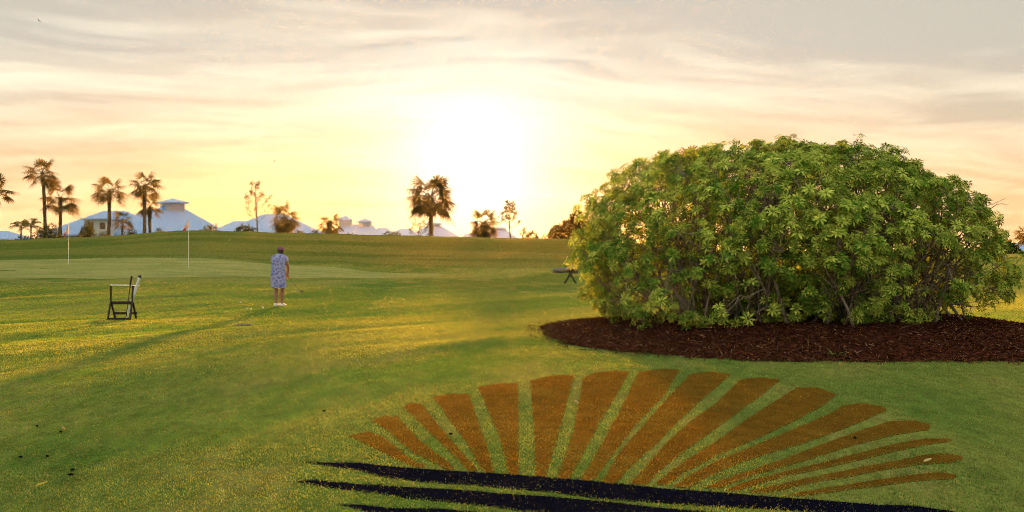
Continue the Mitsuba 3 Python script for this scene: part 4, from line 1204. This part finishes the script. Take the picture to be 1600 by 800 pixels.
brim = m3.Manifold.cylinder(0.012, 0.085, 0.085, 32).scale([0.95, 1.2, 1]).translate(list(map(float, HC + [0, 0.06, 0.022])))
ct = to_tri(cm + brim, 0.012, 0)
part(person, 'cap', mikit.ply((PV(ct.vertices), ct.faces), 'cap_cloth', 35), 'purple cap')
for foot in ((-0.06, 0.02), (0.075, 0.09)):
    c = np.array([foot[0], foot[1], 0])
    yaw = 0.12 if foot[0] > 0 else -0.05
    fw = np.array([math.sin(yaw + 0.35), math.cos(yaw + 0.35), 0])
    sd = np.array([fw[1], -fw[0], 0])
    sh = m3.Manifold.batch_hull([m3.Manifold.sphere(r, 16).translate(list(map(float, c + fw * a + sd * b + [0, 0, z]))) for a, b, z, r in
                                 ((-0.07, 0, 0.035, 0.036), (-0.07, 0, 0.07, 0.034), (0.02, 0.01, 0.06, 0.040), (0.10, 0.022, 0.032, 0.030), (0.10, -0.022, 0.032, 0.030), (0.155, 0, 0.028, 0.026))])
    st_ = to_tri(sh, 0.015, 3)
    part(person, 'shoe', mikit.ply((PV(st_.vertices), st_.faces), 'white_paint', True), 'white golf shoe')
mb = MB()
g0, g1 = np.array([0.10, 0.20, 0.95]), np.array([0.44, 0.72, 0.40])
mb.add(*tube(PV([g0, g0 * .72 + g1 * .28]), [0.014, 0.011], 8))
mb.add(*tube(PV([g0 * .72 + g1 * .28, g1]), [0.006, 0.005], 6))
mb.add(*beam(*PV([g1 + [-0.01, 0, 0], g1 + [0.085, 0.02, -0.02]]), 0.022, 0.05))
scene[thing('golf_club', 'golf club held low in the hands of the person in the floral dress', 'golf club')] = mikit.ply(mb.mesh(), 'grey_paint', 40)

# ------------------------------------------------------------------ birds, weed, litter
mat('feather', {'type': 'diffuse', 'reflectance': rgb(0.03, 0.028, 0.028)})


def bird(label, loc, span, rz, bank):
    key = thing('bird', label, 'bird')
    b = MB()
    b.add(*tube([[0, -0.28, 0], [0, -0.15, 0.01], [0, 0.05, 0.02], [0, 0.2, 0.03], [0, 0.29, 0.03], [0, 0.34, 0.02]], [0.015, 0.06, 0.085, 0.06, 0.05, 0.008], 8))
    place_ = lambda v: np.array(v) * span @ np.array(T().rotate([0, 0, 1], rz).rotate([0, 1, 0], bank).matrix, float)[:3, :3].T + loc  # noqa: E731
    part(key, 'body', mikit.ply((place_(b.mesh().vertices), b.mesh().faces), 'feather', True))
    for s in (-1, 1):
        top = np.array([[s * 0.05, 0.12, 0.03], [s * 0.35, 0.16, 0.16], [s * 0.75, 0.02, 0.24], [s * 0.35, -0.06, 0.15], [s * 0.05, -0.10, 0.03]])
        v = np.vstack([top, top - [0, 0, 0.012]])
        f = [[0, 1, 4], [1, 3, 4], [1, 2, 3], [5, 9, 6], [6, 9, 8], [6, 8, 7], [0, 5, 1], [5, 6, 1], [1, 6, 2], [6, 7, 2], [2, 7, 3], [7, 8, 3], [3, 8, 4], [8, 9, 4]]
        part(key, 'wing', mikit.ply((place_(v), f), 'feather'))


bird('dark bird flying high in the upper left of the sky', np.array([far(62, 26), 26, zz(33, 26)]), 0.11, 60, 35)
bird('tiny bird flying in the sky above the slender sparse tree', np.array([far(429, 80), 80, zz(252, 80)]), 0.3, 95, 5)

key = thing('weed', 'small leafy weed growing at the front edge of the mulch', 'weed')
rw_ = np.random.default_rng(8)
mb = MB()
X, Y = far(1303, 12.75), 12.75
Z = float(height(X, Y))
for k in range(16):
    a, el, L = k * 2.4, rw_.uniform(0.3, 1.2), rw_.uniform(0.10, 0.22)
    d = np.array([math.cos(a) * math.cos(el), math.sin(a) * math.cos(el), math.sin(el)])
    s = unit(np.cross(d, [0, 0, 1.0])) * 0.016
    p = np.array([X, Y, Z]) + d * L * 0.35
    q = np.array([X, Y, Z]) + d * L - [0, 0, 0.03]
    mb.add([p, (p + q) / 2 + s + [0, 0, .012], q, (p + q) / 2 - s + [0, 0, .012]], [[0, 1, 2], [0, 2, 3]], np.array([0.13, 0.17, 0.05]) * rw_.uniform(0.7, 1.3))
    mb.add(*tube([[X, Y, Z - 0.01], p], [0.004, 0.003], 3), (0.08, 0.10, 0.03))
scene[key] = mb.shape('leaf')

for lab, X, Y, a, c in (('pale fallen leaf on the right part of the painted rays', 3.26, 6.95, 0.4, (0.5, 0.42, 0.2)), ('tan fallen leaf on the grass below the mulch on the right', 4.35, 11.75, 1.2, (0.35, 0.22, 0.08)),
                        ('pale fallen leaf on the upper left of a painted ray', 0.68, 9.30, 2.0, (0.5, 0.40, 0.22)), ('yellow fallen leaf on the lawn at the lower left', -3.35, 6.3, 0.7, (0.42, 0.33, 0.06)), ('tan fallen leaf on the lawn at the far lower left', -4.1, 8.1, 2.3, (0.36, 0.25, 0.10))):
    k = thing('fallen_leaf', lab, 'leaf')
    Z = float(height(X, Y)) + 0.032
    d, s = np.array([math.cos(a), math.sin(a), 0.12]), np.array([-math.sin(a), math.cos(a), 0.15])
    pts = [(-0.045, 0, 0), (-0.015, .016, .006), (0.02, .014, .008), (0.05, 0, .012), (0.02, -.014, .008), (-0.015, -.016, .006), (-.01, 0, 0), (.02, 0, .002)]
    v = np.array([np.array([X, Y, Z]) + d * p + s * q + [0, 0, h] for p, q, h in pts])
    mb = MB()
    mb.add(v, [[0, 1, 6], [1, 2, 7], [1, 7, 6], [2, 3, 7], [3, 4, 7], [4, 5, 6], [4, 6, 7], [5, 0, 6]], c)
    scene[k] = mb.shape('leaf')

rc = np.random.default_rng(12)
mat('soil', {'type': 'diffuse', 'reflectance': rgb(0.012, 0.010, 0.008)})
for X, Y in ((-3.35, 6.75), (-3.75, 7.15), (-3.95, 7.12), (-4.0, 6.7), (-3.3, 6.62), (-4.45, 8.3), (-4.1, 8.05), (-1.9, 8.95), (-0.55, 7.95), (3.0, 7.75)):
    k = thing('soil_clump', 'small dark clump of soil lying on the mown grass', 'soil clump', 'dark soil clumps scattered over the lawn')
    s = trimesh.creation.icosphere(2, 1.0)
    v = np.array(s.vertices)
    v = v * (0.7 + 0.6 * meshkit.fbm(v * 1.8 + X * 7, 3, 2))[:, None] * np.array([rc.uniform(.012, .024), rc.uniform(.008, .016), 0.009])
    scene[k] = mikit.ply((v + [X, Y, float(height(X, Y)) + 0.016], s.faces), 'soil', True)

# ------------------------------------------------------------------ haze added for the glare round the sun: a thin layer of air that scatters the low sun forwards
scene['air'] = {'type': 'homogeneous', 'albedo': rgb(0.97, 0.96, 0.94), 'sigma_t': rgb(HAZE, HAZE, HAZE), 'phase': {'type': 'hg', 'g': 0.78}}
scene['haze'] = {'type': 'cube', 'to_world': T().translate([0, 2350, 5.5]).scale([3600, 2760, 8.0]), 'bsdf': {'type': 'null'}, 'interior': {'type': 'ref', 'id': 'air'}}
labels['haze'] = {'label': 'thin haze added over the whole course for the sun glare', 'category': 'haze', 'kind': 'stuff'}
scene['camera']['medium'] = {'type': 'ref', 'id': 'air'}
